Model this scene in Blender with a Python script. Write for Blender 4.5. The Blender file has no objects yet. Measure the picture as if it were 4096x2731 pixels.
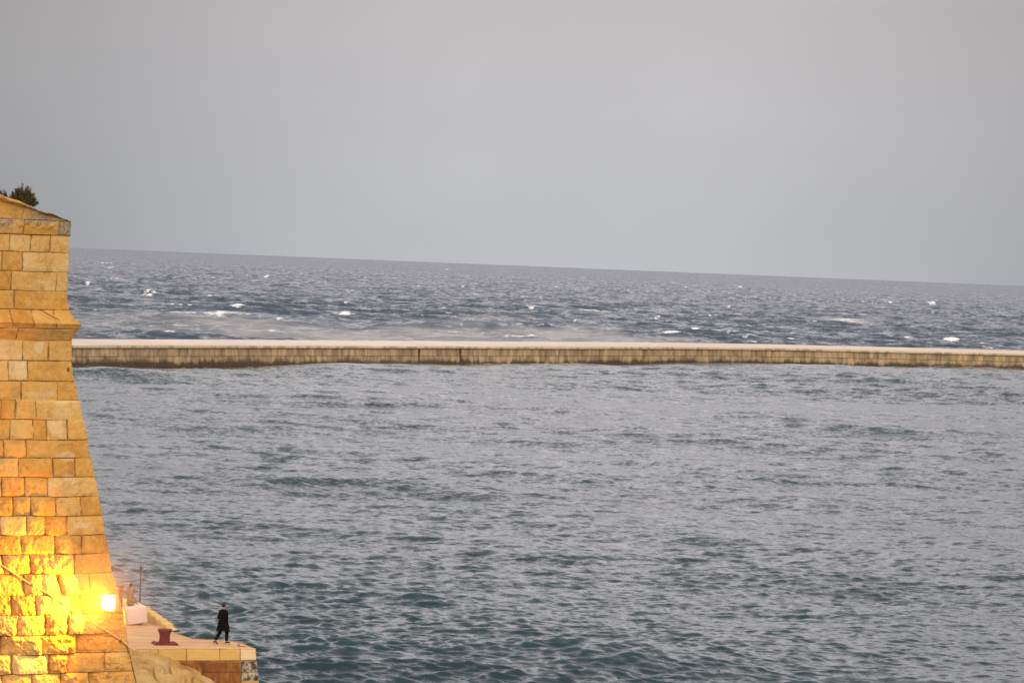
import bpy, bmesh, math, random
import numpy as np
from mathutils import Matrix, Vector
random.seed(7)
rng = np.random.default_rng(11)
scene = bpy.context.scene
COL = scene.collection
rad = math.radians

# ------------------------------------------------------------------ camera
W0, H0, F = 4096.0, 2731.0, 12500.0
CAMH = 19.5
ROLL, PITCH = rad(2.296), math.atan(307.0 / F)
cam_d = bpy.data.cameras.new('camera'); cam = bpy.data.objects.new('camera', cam_d); COL.objects.link(cam)
cam_d.sensor_width = 36.0; cam_d.lens = 36.0 * F / W0
cam_d.clip_start = 1.0; cam_d.clip_end = 200000.0
RM = Matrix.Rotation(math.pi / 2 - PITCH, 3, 'X') @ Matrix.Rotation(ROLL, 3, 'Z')
M4 = RM.to_4x4(); M4.translation = Vector((0, 0, CAMH)); cam.matrix_world = M4
scene.camera = cam
scene.render.resolution_x = 1024; scene.render.resolution_y = 682
RN = np.array(RM); CP = np.array([0, 0, CAMH])

def ray(px, py):
    return RN @ np.array([(px - W0 / 2) / F, -(py - H0 / 2) / F, -1.0])
def on_z(px, py, z):                      # point of the height z seen at a photo pixel
    r = ray(px, py); return CP + r * ((z - CAMH) / r[2])
def on_d(px, py, d):                      # point d metres away in Y
    r = ray(px, py); return CP + r * (d / r[1])

# ------------------------------------------------------------------ exposure, world, sun
scene.view_settings.view_transform = 'Standard'; scene.view_settings.look = 'None'
scene.view_settings.gamma = 1.0; scene.view_settings.exposure = 0.0
scene.view_settings.use_curve_mapping = False
SUN_EL, SUN_AZ = 36.0, 165.0
world = bpy.data.worlds.new('World'); scene.world = world; world.use_nodes = True
nt = world.node_tree; nt.nodes.clear()
def wn(t, **k):
    n = nt.nodes.new(t)
    for a, b in k.items(): setattr(n, a, b)
    return n
out = wn('ShaderNodeOutputWorld'); add = wn('ShaderNodeAddShader')
sky = wn('ShaderNodeTexSky', sky_type='NISHITA', sun_disc=False)
sky.sun_elevation = rad(SUN_EL); sky.sun_rotation = rad(SUN_AZ); sky.dust_density = 4.0
bg1 = wn('ShaderNodeBackground'); bg1.inputs['Strength'].default_value = 0.05
hs = wn('ShaderNodeHueSaturation'); hs.inputs['Saturation'].default_value = 0.2
hs.inputs['Value'].default_value = 0.5
nt.links.new(sky.outputs[0], hs.inputs['Color']); nt.links.new(hs.outputs[0], bg1.inputs[0])
bg2 = wn('ShaderNodeBackground'); bg2.inputs['Strength'].default_value = 1.0
tc = wn('ShaderNodeTexCoord'); sep = wn('ShaderNodeSeparateXYZ'); nt.links.new(tc.outputs['Generated'], sep.inputs[0])
ramp = wn('ShaderNodeValToRGB'); nt.links.new(sep.outputs['Z'], ramp.inputs[0])
cr = ramp.color_ramp
stops = [(0.0, (.482, .490, .514)), (.035, (.482, .483, .500)), (.088, (.435, .405, .415)), (.15, (.93, .86, .88)), (.33, (1.2, 1.09, 1.11)), (1.0, (.90, .86, .84))]
cr.elements[0].position = stops[0][0]; cr.elements[0].color = stops[0][1] + (1,)
cr.elements[1].position = 1.0; cr.elements[1].color = stops[-1][1] + (1,)
for p, c in stops[1:-1]:
    e = cr.elements.new(p); e.color = c + (1,)
mp = wn('ShaderNodeMapping'); mp.inputs['Scale'].default_value = (1, 1, 1.7)
nt.links.new(tc.outputs['Generated'], mp.inputs[0])
nz = wn('ShaderNodeTexNoise'); nz.inputs['Scale'].default_value = 9.0; nz.inputs['Detail'].default_value = 3.0
nt.links.new(mp.outputs[0], nz.inputs['Vector'])
mr = wn('ShaderNodeMapRange'); mr.inputs[1].default_value = .3; mr.inputs[2].default_value = .7
mr.inputs[3].default_value = .965; mr.inputs[4].default_value = 1.04
nt.links.new(nz.outputs[0], mr.inputs[0])
# sky darkened towards both sides of the view, standing in for lens vignetting
az = wn('ShaderNodeMath', operation='ARCTAN2'); nt.links.new(sep.outputs['X'], az.inputs[0]); nt.links.new(sep.outputs['Y'], az.inputs[1])
azs = wn('ShaderNodeMath', operation='SUBTRACT'); nt.links.new(az.outputs[0], azs.inputs[0]); azs.inputs[1].default_value = .02
aza = wn('ShaderNodeMath', operation='ABSOLUTE'); nt.links.new(azs.outputs[0], aza.inputs[0])
azr = wn('ShaderNodeMapRange', interpolation_type='SMOOTHSTEP'); azr.inputs[1].default_value = .03; azr.inputs[2].default_value = .24
azr.inputs[3].default_value = 1.04; azr.inputs[4].default_value = .60
nt.links.new(aza.outputs[0], azr.inputs[0])
elr = wn('ShaderNodeMapRange', interpolation_type='SMOOTHSTEP'); elr.inputs[1].default_value = .12; elr.inputs[2].default_value = .4
nt.links.new(sep.outputs['Z'], elr.inputs[0])
azm = wn('ShaderNodeMix'); nt.links.new(elr.outputs[0], azm.inputs[0]); nt.links.new(azr.outputs[0], azm.inputs[2]); azm.inputs[3].default_value = 1.0
m1 = wn('ShaderNodeMath', operation='MULTIPLY'); nt.links.new(mr.outputs[0], m1.inputs[0]); nt.links.new(azm.outputs[0], m1.inputs[1])
# behind the viewer the dusk sky is brighter and warmer
bk = wn('ShaderNodeMapRange', interpolation_type='SMOOTHSTEP'); bk.inputs[1].default_value = .3; bk.inputs[2].default_value = -.8
nt.links.new(sep.outputs['Y'], bk.inputs[0])
bkc = wn('ShaderNodeMix', data_type='RGBA'); nt.links.new(bk.outputs[0], bkc.inputs[0])
bkc.inputs[6].default_value = (1, 1, 1, 1); bkc.inputs[7].default_value = (1.9, 1.7, 1.5, 1)
mu = wn('ShaderNodeVectorMath', operation='SCALE'); nt.links.new(ramp.outputs[0], mu.inputs[0]); nt.links.new(m1.outputs[0], mu.inputs['Scale'])
mu2 = wn('ShaderNodeVectorMath', operation='MULTIPLY'); nt.links.new(mu.outputs[0], mu2.inputs[0]); nt.links.new(bkc.outputs[2], mu2.inputs[1])
nt.links.new(mu2.outputs[0], bg2.inputs[0])
nt.links.new(bg1.outputs[0], add.inputs[0]); nt.links.new(bg2.outputs[0], add.inputs[1]); nt.links.new(add.outputs[0], out.inputs[0])

sd = bpy.data.lights.new('sun', 'SUN'); sd.energy = 0.6; sd.angle = rad(25); sd.color = (1, .93, .84)
so = bpy.data.objects.new('sun', sd); COL.objects.link(so)
a = rad(SUN_AZ); e = rad(SUN_EL)
sdir = Vector((math.sin(a) * math.cos(e), math.cos(a) * math.cos(e), math.sin(e)))
so.rotation_euler = (-sdir).to_track_quat('-Z', 'Y').to_euler()

# ------------------------------------------------------------------ helpers
def tag(o, label=None, cat=None, group=None, kind=None):
    if label: o['label'] = label
    if cat: o['category'] = cat
    if group: o['group'] = group
    if kind: o['kind'] = kind
    return o
def empty(name, loc, rz=0, label=None, cat=None, group=None):
    o = bpy.data.objects.new(name, None); COL.objects.link(o); o.location = loc; o.rotation_euler = (0, 0, rz)
    o.empty_display_size = .2
    return tag(o, label, cat, group)
def link_mesh(name, me, mat, parent=None, loc=None):
    o = bpy.data.objects.new(name, me); COL.objects.link(o)
    if mat: me.materials.append(mat)
    if parent: o.parent = parent
    if loc is not None: o.location = loc
    return o
def from_bm(name, bm, mat, parent=None, loc=None, smooth=True):
    bmesh.ops.recalc_face_normals(bm, faces=bm.faces)
    me = bpy.data.meshes.new(name); bm.to_mesh(me); bm.free()
    for p in me.polygons: p.use_smooth = smooth
    return link_mesh(name, me, mat, parent, loc)
def grid_mesh(name, P, mat, parent=None, loc=(0, 0, 0), attrs=None, flip=False, smooth=True):
    n, m = P.shape[:2]
    me = bpy.data.meshes.new(name)
    V = (P - np.array(loc)).reshape(-1, 3).astype(np.float32)
    i = (np.arange(n - 1)[:, None] * m + np.arange(m - 1)[None, :]).ravel()
    q = np.stack([i, i + 1, i + m + 1, i + m], 1)
    if flip: q = q[:, ::-1]
    q = q.astype(np.int32)
    me.vertices.add(len(V)); me.vertices.foreach_set('co', V.ravel())
    me.loops.add(q.size); me.loops.foreach_set('vertex_index', np.ascontiguousarray(q).ravel())
    me.polygons.add(len(q)); me.polygons.foreach_set('loop_start', (np.arange(len(q)) * 4).astype(np.int32))
    me.update(calc_edges=True)
    me.polygons.foreach_set('use_smooth', np.full(len(q), smooth))
    for k, v in (attrs or {}).items():
        at = me.attributes.new(k, 'FLOAT', 'POINT'); at.data.foreach_set('value', v.astype(np.float32).ravel())
    return link_mesh(name, me, mat, parent, loc)
def box(bm, c, s, rot=None, bevel=0):
    r = bmesh.ops.create_cube(bm, size=1.0); vs = r['verts']
    bmesh.ops.scale(bm, vec=s, verts=vs)
    if bevel:
        es = list({e for v in vs for e in v.link_edges})
        g = bmesh.ops.bevel(bm, geom=es, offset=bevel, segments=3, affect='EDGES', profile=.5)
        vs = list({v for f in g['faces'] for v in f.verts} | {v for v in vs if v.is_valid})
    if rot is not None: bmesh.ops.rotate(bm, cent=(0, 0, 0), matrix=rot, verts=vs)
    bmesh.ops.translate(bm, vec=c, verts=vs)
    return vs
def tube(bm, pts, radii, n=10, cap=True):
    pts = [Vector(p) for p in pts]
    if not hasattr(radii, '__len__'): radii = [radii] * len(pts)
    rings = []; up = None
    for i, p in enumerate(pts):
        t = (pts[min(i + 1, len(pts) - 1)] - pts[max(i - 1, 0)]).normalized()
        if up is None:
            up = t.orthogonal().normalized()
        up = (up - t * up.dot(t)).normalized(); b = t.cross(up)
        rings.append([bm.verts.new(p + (up * math.cos(k * 2 * math.pi / n) + b * math.sin(k * 2 * math.pi / n)) * radii[i]) for k in range(n)])
    for a_, b_ in zip(rings, rings[1:]):
        for k in range(n): bm.faces.new((a_[k], a_[(k + 1) % n], b_[(k + 1) % n], b_[k]))
    if cap: bm.faces.new(rings[0][::-1]); bm.faces.new(rings[-1])
def lathe(bm, prof, c=(0, 0, 0), n=40):
    rings = []
    for r, z in prof:
        rings.append([bm.verts.new((c[0] + r * math.cos(k * 2 * math.pi / n), c[1] + r * math.sin(k * 2 * math.pi / n), c[2] + z)) for k in range(n)])
    for a_, b_ in zip(rings, rings[1:]):
        for k in range(n): bm.faces.new((a_[k], a_[(k + 1) % n], b_[(k + 1) % n], b_[k]))
    bm.faces.new(rings[0][::-1]); bm.faces.new(rings[-1])
def catmull(pts, n=8):
    P = [Vector(p) for p in pts]; P = [P[0] * 2 - P[1]] + P + [P[-1] * 2 - P[-2]]; o = []
    for i in range(1, len(P) - 2):
        for k in range(n):
            t = k / n
            o.append(.5 * ((2 * P[i]) + (-P[i - 1] + P[i + 1]) * t + (2 * P[i - 1] - 5 * P[i] + 4 * P[i + 1] - P[i + 2]) * t * t + (-P[i - 1] + 3 * P[i] - 3 * P[i + 1] + P[i + 2]) * t ** 3))
    o.append(P[-2]); return o
_tabs = {}
def vn(x, y, seed=0):                     # 2-D value noise in -1..1
    if seed not in _tabs: _tabs[seed] = np.random.default_rng(seed + 100).uniform(-1, 1, (256, 256)).astype(np.float32)
    T = _tabs[seed]
    x = np.asarray(x, float); y = np.asarray(y, float); x, y = np.broadcast_arrays(x, y)
    xi = np.floor(x).astype(int); yi = np.floor(y).astype(int); fx = x - xi; fy = y - yi
    fx = fx * fx * (3 - 2 * fx); fy = fy * fy * (3 - 2 * fy)
    g = lambda i, j: T[i & 255, j & 255]
    return (g(xi, yi) * (1 - fx) + g(xi + 1, yi) * fx) * (1 - fy) + (g(xi, yi + 1) * (1 - fx) + g(xi + 1, yi + 1) * fx) * fy
def fbm(x, y, seed=0, o=4, g=.5):
    s = 0; a_ = 1; t = 0
    for k in range(o):
        s = s + a_ * vn(np.asarray(x) * 2 ** k + 17.3 * k, np.asarray(y) * 2 ** k + 5.1 * k, seed + k); t += a_; a_ *= g
    return s / t
def sst(a_, b_, x):
    t = np.clip((x - a_) / (b_ - a_), 0, 1); return t * t * (3 - 2 * t)

# ------------------------------------------------------------------ materials
class NM:
    def __init__(s, name, rough=.85, spec=.3):
        s.m = bpy.data.materials.new(name); s.m.use_nodes = True; s.t = s.m.node_tree
        s.b = s.t.nodes['Principled BSDF']; s.b.inputs['Roughness'].default_value = rough
        s.b.inputs['Specular IOR Level'].default_value = spec
    def n(s, t, **k):
        x = s.t.nodes.new(t)
        for a_, b_ in k.items(): setattr(x, a_, b_)
        return x
    def l(s, a_, b_): s.t.links.new(a_, b_)
    def coord(s, scale=(1, 1, 1), rot=(0, 0, 0)):
        c = s.n('ShaderNodeTexCoord'); m = s.n('ShaderNodeMapping'); m.inputs['Scale'].default_value = scale; m.inputs['Rotation'].default_value = rot
        s.l(c.outputs['Object'], m.inputs[0]); return m.outputs[0]
    def noise(s, vec, scale, detail=4, rough=.55, dist=0):
        x = s.n('ShaderNodeTexNoise'); x.inputs['Scale'].default_value = scale; x.inputs['Detail'].default_value = detail
        x.inputs['Roughness'].default_value = rough; x.inputs['Distortion'].default_value = dist
        s.l(vec, x.inputs['Vector']); return x.outputs[0]
    def rng(s, v, a_, b_, c=0, d=1):
        x = s.n('ShaderNodeMapRange'); x.clamp = True
        for i, q in enumerate((a_, b_, c, d)): x.inputs[i + 1].default_value = q
        s.l(v, x.inputs[0]); return x.outputs[0]
    def ramp(s, v, stops):
        x = s.n('ShaderNodeValToRGB'); c = x.color_ramp
        c.elements[0].position = stops[0][0]; c.elements[0].color = (*stops[0][1], 1)
        c.elements[1].position = stops[-1][0]; c.elements[1].color = (*stops[-1][1], 1)
        for p, q in stops[1:-1]: c.elements.new(p).color = (*q, 1)
        s.l(v, x.inputs[0]); return x.outputs[0]
    def mix(s, f, a_, b_, mode='MIX'):
        x = s.n('ShaderNodeMix', data_type='RGBA', blend_type=mode)
        if isinstance(f, (int, float)): x.inputs[0].default_value = f
        else: s.l(f, x.inputs[0])
        for i, q in ((6, a_), (7, b_)):
            if isinstance(q, tuple): x.inputs[i].default_value = (*q, 1)
            else: s.l(q, x.inputs[i])
        return x.outputs[2]
    def math(s, op, a_, b_):
        x = s.n('ShaderNodeMath', operation=op)
        for i, q in ((0, a_), (1, b_)):
            if isinstance(q, (int, float)): x.inputs[i].default_value = q
            else: s.l(q, x.inputs[i])
        return x.outputs[0]
    def attr(s, name): x = s.n('ShaderNodeAttribute', attribute_name=name); return x.outputs['Fac']
    def bump(s, h, strength=.5, dist=.02, prev=None):
        x = s.n('ShaderNodeBump'); x.inputs['Strength'].default_value = strength; x.inputs['Distance'].default_value = dist
        s.l(h, x.inputs['Height'])
        if prev is not None: s.l(prev, x.inputs['Normal'])
        return x.outputs[0]
    def color(s, c):
        if isinstance(c, tuple): s.b.inputs['Base Color'].default_value = (*c, 1)
        else: s.l(c, s.b.inputs['Base Color'])
    def normal(s, x): s.l(x, s.b.inputs['Normal'])

def simple(name, c, rough=.7, var=.25, scale=8, bump=.2, metal=0, spec=.3):
    M = NM(name, rough, spec); v = M.coord(); n_ = M.noise(v, scale, 5)
    d = tuple(x * (1 - var) for x in c); u = tuple(min(1, x * (1 + var)) for x in c)
    M.color(M.ramp(n_, [(.3, d), (.7, u)])); M.b.inputs['Metallic'].default_value = metal
    if bump: M.normal(M.bump(M.noise(v, scale * 5, 4), bump, .01))
    return M.m

def bastion_stone():
    M = NM('bastion_limestone', .9, .2); v = M.coord()
    tone = M.attr('tone'); joint = M.attr('joint'); patch = M.attr('patch'); grey = M.attr('grey')
    big = M.noise(v, .9, 4); med = M.noise(v, 4.5, 6, .62); fine = M.noise(v, 38, 5, .65)
    f = M.math('ADD', M.math('MULTIPLY', tone, .62), M.math('MULTIPLY', M.rng(big, .3, .7), .38))
    c = M.ramp(f, [(.08, (.43, .195, .032)), (.3, (.52, .265, .05)), (.55, (.57, .32, .08)), (.75, (.61, .385, .125)), (.95, (.68, .49, .235))])
    c = M.mix(M.rng(med, .48, .68, 0, .55), c, (.66, .42, .15))
    c = M.mix(M.rng(M.noise(v, 2.4, 6, .6, .6), .60, .68, 0, .6), c, (.42, .20, .055))
    c = M.mix(M.rng(fine, .3, .7, 0, .35), c, M.mix(1.0, c, (.62, .56, .46), 'MULTIPLY'))
    c = M.mix(M.rng(M.noise(v, 1.6, 7, .7, .8), .48, .33, 0, .6), c, (.30, .15, .045))
    c = M.mix(M.rng(M.noise(v, 11, 5, .7), .55, .75, 0, .5), c, (.36, .21, .08))
    c = M.mix(patch, c, (.62, .47, .27))
    c = M.mix(M.math('MULTIPLY', grey, M.rng(med, .25, .5, .6, 1)), c, M.ramp(M.noise(v, 14, 5), [(.35, (.15, .115, .07)), (.65, (.37, .29, .18))]))
    c = M.mix(M.rng(M.noise(M.coord((1.2, 1.2, .35)), 1.5, 6, .7, .5), .54, .70, 0, .5), c, (.34, .20, .08))
    c = M.mix(M.math('MULTIPLY', joint, M.rng(med, .3, .6, .3, 1)), c, (.12, .06, .022))
    M.color(c)
    b1 = M.bump(med, .8, .07); M.normal(M.bump(fine, .7, .02, b1))
    return M.m
def quay_stone(name='quay_limestone', deck=False):
    M = NM(name, .85, .3); v = M.coord(); med = M.noise(v, 2.0, 6, .6); fine = M.noise(v, 30, 5, .6)
    if deck:
        v2 = M.coord((.5, 2.2, 1), (0, 0, .3)); st = M.noise(v2, 1.2, 5, .6, .5)
        c = M.ramp(st, [(.25, (.40, .20, .08)), (.5, (.58, .335, .155)), (.75, (.68, .46, .26))])
        c = M.mix(M.rng(M.noise(v, 5, 6, .7), .60, .72, 0, .7), c, (.30, .18, .08))
    else:
        tone = M.attr('tone')
        c = M.ramp(M.math('ADD', M.math('MULTIPLY', tone, .6), M.math('MULTIPLY', med, .4)), [(.1, (.60, .34, .085)), (.5, (.70, .45, .14)), (.9, (.78, .64, .40))])
        low = M.attr('low'); lt = M.attr('lichen')
        rust = M.ramp(M.noise(M.coord((1, 1, .35)), 1.6, 6, .65, .4), [(.3, (.10, .035, .012)), (.48, (.24, .085, .018)), (.6, (.36, .17, .04)), (.75, (.45, .29, .12))])
        c = M.mix(low, c, rust)
        bw = M.ramp(M.noise(v, 3.4, 6, .7), [(.44, (.06, .048, .03)), (.60, (.50, .42, .30))])
        c = M.mix(lt, c, bw); c = M.mix(M.attr('joint'), c, (.09, .05, .02))
    c = M.mix(M.rng(fine, .3, .7, 0, .3), c, M.mix(1.0, c, (.6, .55, .5), 'MULTIPLY'))
    M.color(c); M.normal(M.bump(fine, .4, .012, M.bump(med, .5, .06)))
    return M.m
def rock_mat():
    M = NM('shore_rock', .92, .2); v = M.coord(); a_ = M.noise(v, .7, 6, .6, .6); b_ = M.noise(v, 5, 7, .7); f = M.noise(v, 30, 5, .7)
    c = M.ramp(a_, [(.3, (.46, .24, .06)), (.45, (.74, .45, .14)), (.62, (.82, .56, .24)), (.8, (.78, .52, .22))])
    c = M.mix(M.rng(b_, .58, .72, 0, .7), c, (.17, .10, .035))
    c = M.mix(M.rng(f, .45, .75, 0, .35), c, (.36, .23, .09))
    M.color(c); M.normal(M.bump(f, .5, .02, M.bump(b_, 1.0, .3))); return M.m
def bw_mat():
    M = NM('breakwater_stone', .88, .25); v = M.coord(); f = M.noise(v, 2.5, 6, .7); st = M.noise(M.coord((.8, .8, .16)), 1.3, 7, .68)
    t = M.attr('tone'); c = M.ramp(M.math('ADD', M.math('MULTIPLY', t, .28), M.math('MULTIPLY', M.rng(st, .3, .7), .62)), [(.2, (.20, .145, .08)), (.45, (.33, .245, .14)), (.6, (.42, .31, .175)), (.8, (.52, .37, .20))])
    c = M.mix(M.attr('algae'), c, M.ramp(f, [(.35, (.035, .024, .014)), (.65, (.10, .068, .035))]))
    c = M.mix(M.attr('joint'), c, (.06, .045, .03))
    c = M.mix(M.rng(f, .35, .7, 0, .35), c, M.mix(1.0, c, (.55, .5, .45), 'MULTIPLY'))
    M.color(c); M.normal(M.bump(f, .6, .08)); return M.m
def bw_top(name, cols):
    M = NM(name, .85, .3); v = M.coord(); f = M.noise(M.coord((.06, .25, 1)), 1.0, 7, .7); 
    c = M.ramp(f, [(.3, cols[0]), (.7, cols[1])]); t = M.attr('tone')
    c = M.mix(t, c, cols[2]); c = M.mix(M.attr('joint'), c, (.16, .12, .08)); M.color(c); M.normal(M.bump(M.noise(v, 3, 5), .3, .05)); return M.m
def water_mat():
    M = NM('sea_water', .06, .5); M.b.inputs['IOR'].default_value = 1.33
    out_ = M.attr('outer'); foam = M.attr('foam'); crest = M.attr('crest')
    v = M.coord()
    tint = M.noise(M.coord((.004, .02, 1)), 1.0, 4)
    deep = M.mix(M.rng(tint, .35, .65), (.004, .021, .028), (.009, .031, .038))
    deep = M.mix(M.math('MULTIPLY', out_, M.rng(tint, .3, .7, .5, 1)), deep, (.032, .050, .084))
    tur = M.mix(M.rng(crest, .5, 1.0, 0, .6), deep, (.03, .10, .11))
    # whitecaps: torn patches on the crests
    fn = M.noise(M.coord((.22, .12, 1), (0, 0, .15)), 1.0, 6, .72, .4)
    fb = M.noise(M.coord((1.1, .5, 1)), 1.0, 5, .7)
    th = M.math('ADD', foam, M.math('MULTIPLY', M.math('SUBTRACT', fn, .5), 1.5))
    th = M.math('ADD', th, M.math('MULTIPLY', M.math('SUBTRACT', fb, .5), .5))
    fm = M.math('MULTIPLY', M.rng(th, .59, .82), .85)
    # thin foam streaks drawn out by the wind
    sn = M.noise(M.coord((.035, .22, 1), (0, 0, -.25)), 1.0, 6, .7, .8)
    veil = M.attr('veil')
    st = M.math('MULTIPLY', M.rng(M.math('ADD', sn, M.math('MULTIPLY', veil, .22)), .56, .80), M.math('ADD', .08, M.math('MULTIPLY', veil, .65)))
    cov = M.math('MAXIMUM', fm, st)
    c = M.mix(cov, tur, (.80, .80, .80)); M.color(c)
    M.l(M.rng(cov, 0, 1, .05, .8), M.b.inputs['Roughness'])
    M.l(M.rng(cov, 0, 1, .5, .1), M.b.inputs['Specular IOR Level'])
    geo = M.n('ShaderNodeNewGeometry')
    # facets too small for the mesh, as slopes rather than heights so that they hold at any distance
    def slopes(scale, rot, det, sx, sy, by, gate=None):
        x = M.n('ShaderNodeTexNoise'); x.inputs['Scale'].default_value = 1.0; x.inputs['Detail'].default_value = det; x.inputs['Roughness'].default_value = .6; x.inputs['Distortion'].default_value = .3
        M.l(M.coord(scale, (0, 0, rot)), x.inputs['Vector'])
        sb = M.n('ShaderNodeVectorMath', operation='SUBTRACT'); M.l(x.outputs['Color'], sb.inputs[0]); sb.inputs[1].default_value = (.5, .5, .5)
        ml = M.n('ShaderNodeVectorMath', operation='MULTIPLY_ADD'); M.l(sb.outputs[0], ml.inputs[0]); ml.inputs[1].default_value = (sx, sy, 0); ml.inputs[2].default_value = (0, by, 0)
        if gate is None: return ml.outputs[0]
        sc = M.n('ShaderNodeVectorMath', operation='SCALE'); M.l(ml.outputs[0], sc.inputs[0]); M.l(gate, sc.inputs['Scale']); return sc.outputs[0]
    def vadd(a_, b_):
        x = M.n('ShaderNodeVectorMath', operation='ADD'); M.l(a_, x.inputs[0]); M.l(b_, x.inputs[1]); return x.outputs[0]
    fine = slopes((1.6, 4.0, 1), .1, 5, .55, 1.35, -.01)
    mid = slopes((.36, .75, 1), -.12, 5, .45, 1.35, -.06, M.math('ADD', .6, M.math('MULTIPLY', out_, .5)))
    far = slopes((.16, .03, 1), .04, 7, .3, 1.05, -.16, out_)
    nv = vadd(vadd(vadd(geo.outputs['Normal'], fine), mid), far)
    nn = M.n('ShaderNodeVectorMath', operation='NORMALIZE'); M.l(nv, nn.inputs[0]); M.normal(nn.outputs[0])
    return M.m

M_BAST = bastion_stone(); M_QUAY = quay_stone(); M_DECK = quay_stone('quay_paving', True); M_ROCK = rock_mat()
M_BW = bw_mat(); M_BWD = bw_top('breakwater_deck', [(.45, .39, .34), (.60, .535, .475), (.40, .32, .24)])
M_BWC = bw_top('breakwater_coping', [(.44, .34, .21), (.56, .45, .30), (.27, .21, .14)])
M_WATER = water_mat()
M_IRON = simple('red_iron', (.15, .014, .006), .9, .45, 9, .6)
M_RUST = simple('rusty_steel', (.14, .045, .02), .8, .4, 12, .6)
M_BLACK = simple('black_wool', (.006, .006, .007), .95, .3, 30, .2, spec=.1)
M_TROUS = simple('black_trousers', (.008, .008, .009), .9, .3, 30, .2, spec=.1)
M_SKIN = simple('skin', (.42, .22, .14), .6, .1, 10, 0)
M_HAIR = simple('brown_hair', (.035, .017, .009), .8, .3, 60, .4)
M_SHOE = simple('brown_shoe', (.07, .035, .018), .6, .4, 40, .2)
M_SOLE = simple('white_sole', (.5, .45, .4), .7, .1, 10, 0)
M_PALE = simple('bloom_tinted_white', (.66, .50, .43), .55, .05, 3, .1)  # white box, with the pinkish lamp bloom painted into its colour
M_JACK = simple('tan_jacket', (.20, .12, .07), .9, .2, 20, .2)
M_CABLE = simple('cable_sheath', (.50, .33, .14), .7, .2, 20, .2)
M_WIRE = simple('dark_wire', (.06, .03, .015), .7, .2, 20, .1)
M_HOUS = simple('lamp_housing', (.45, .40, .30), .5, .15, 10, .1)
def emis(name, c, s):
    M = NM(name); M.color(tuple(min(1, x) for x in c)); M.b.inputs['Emission Color'].default_value = (*c, 1); M.b.inputs['Emission Strength'].default_value = s; return M.m

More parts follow.
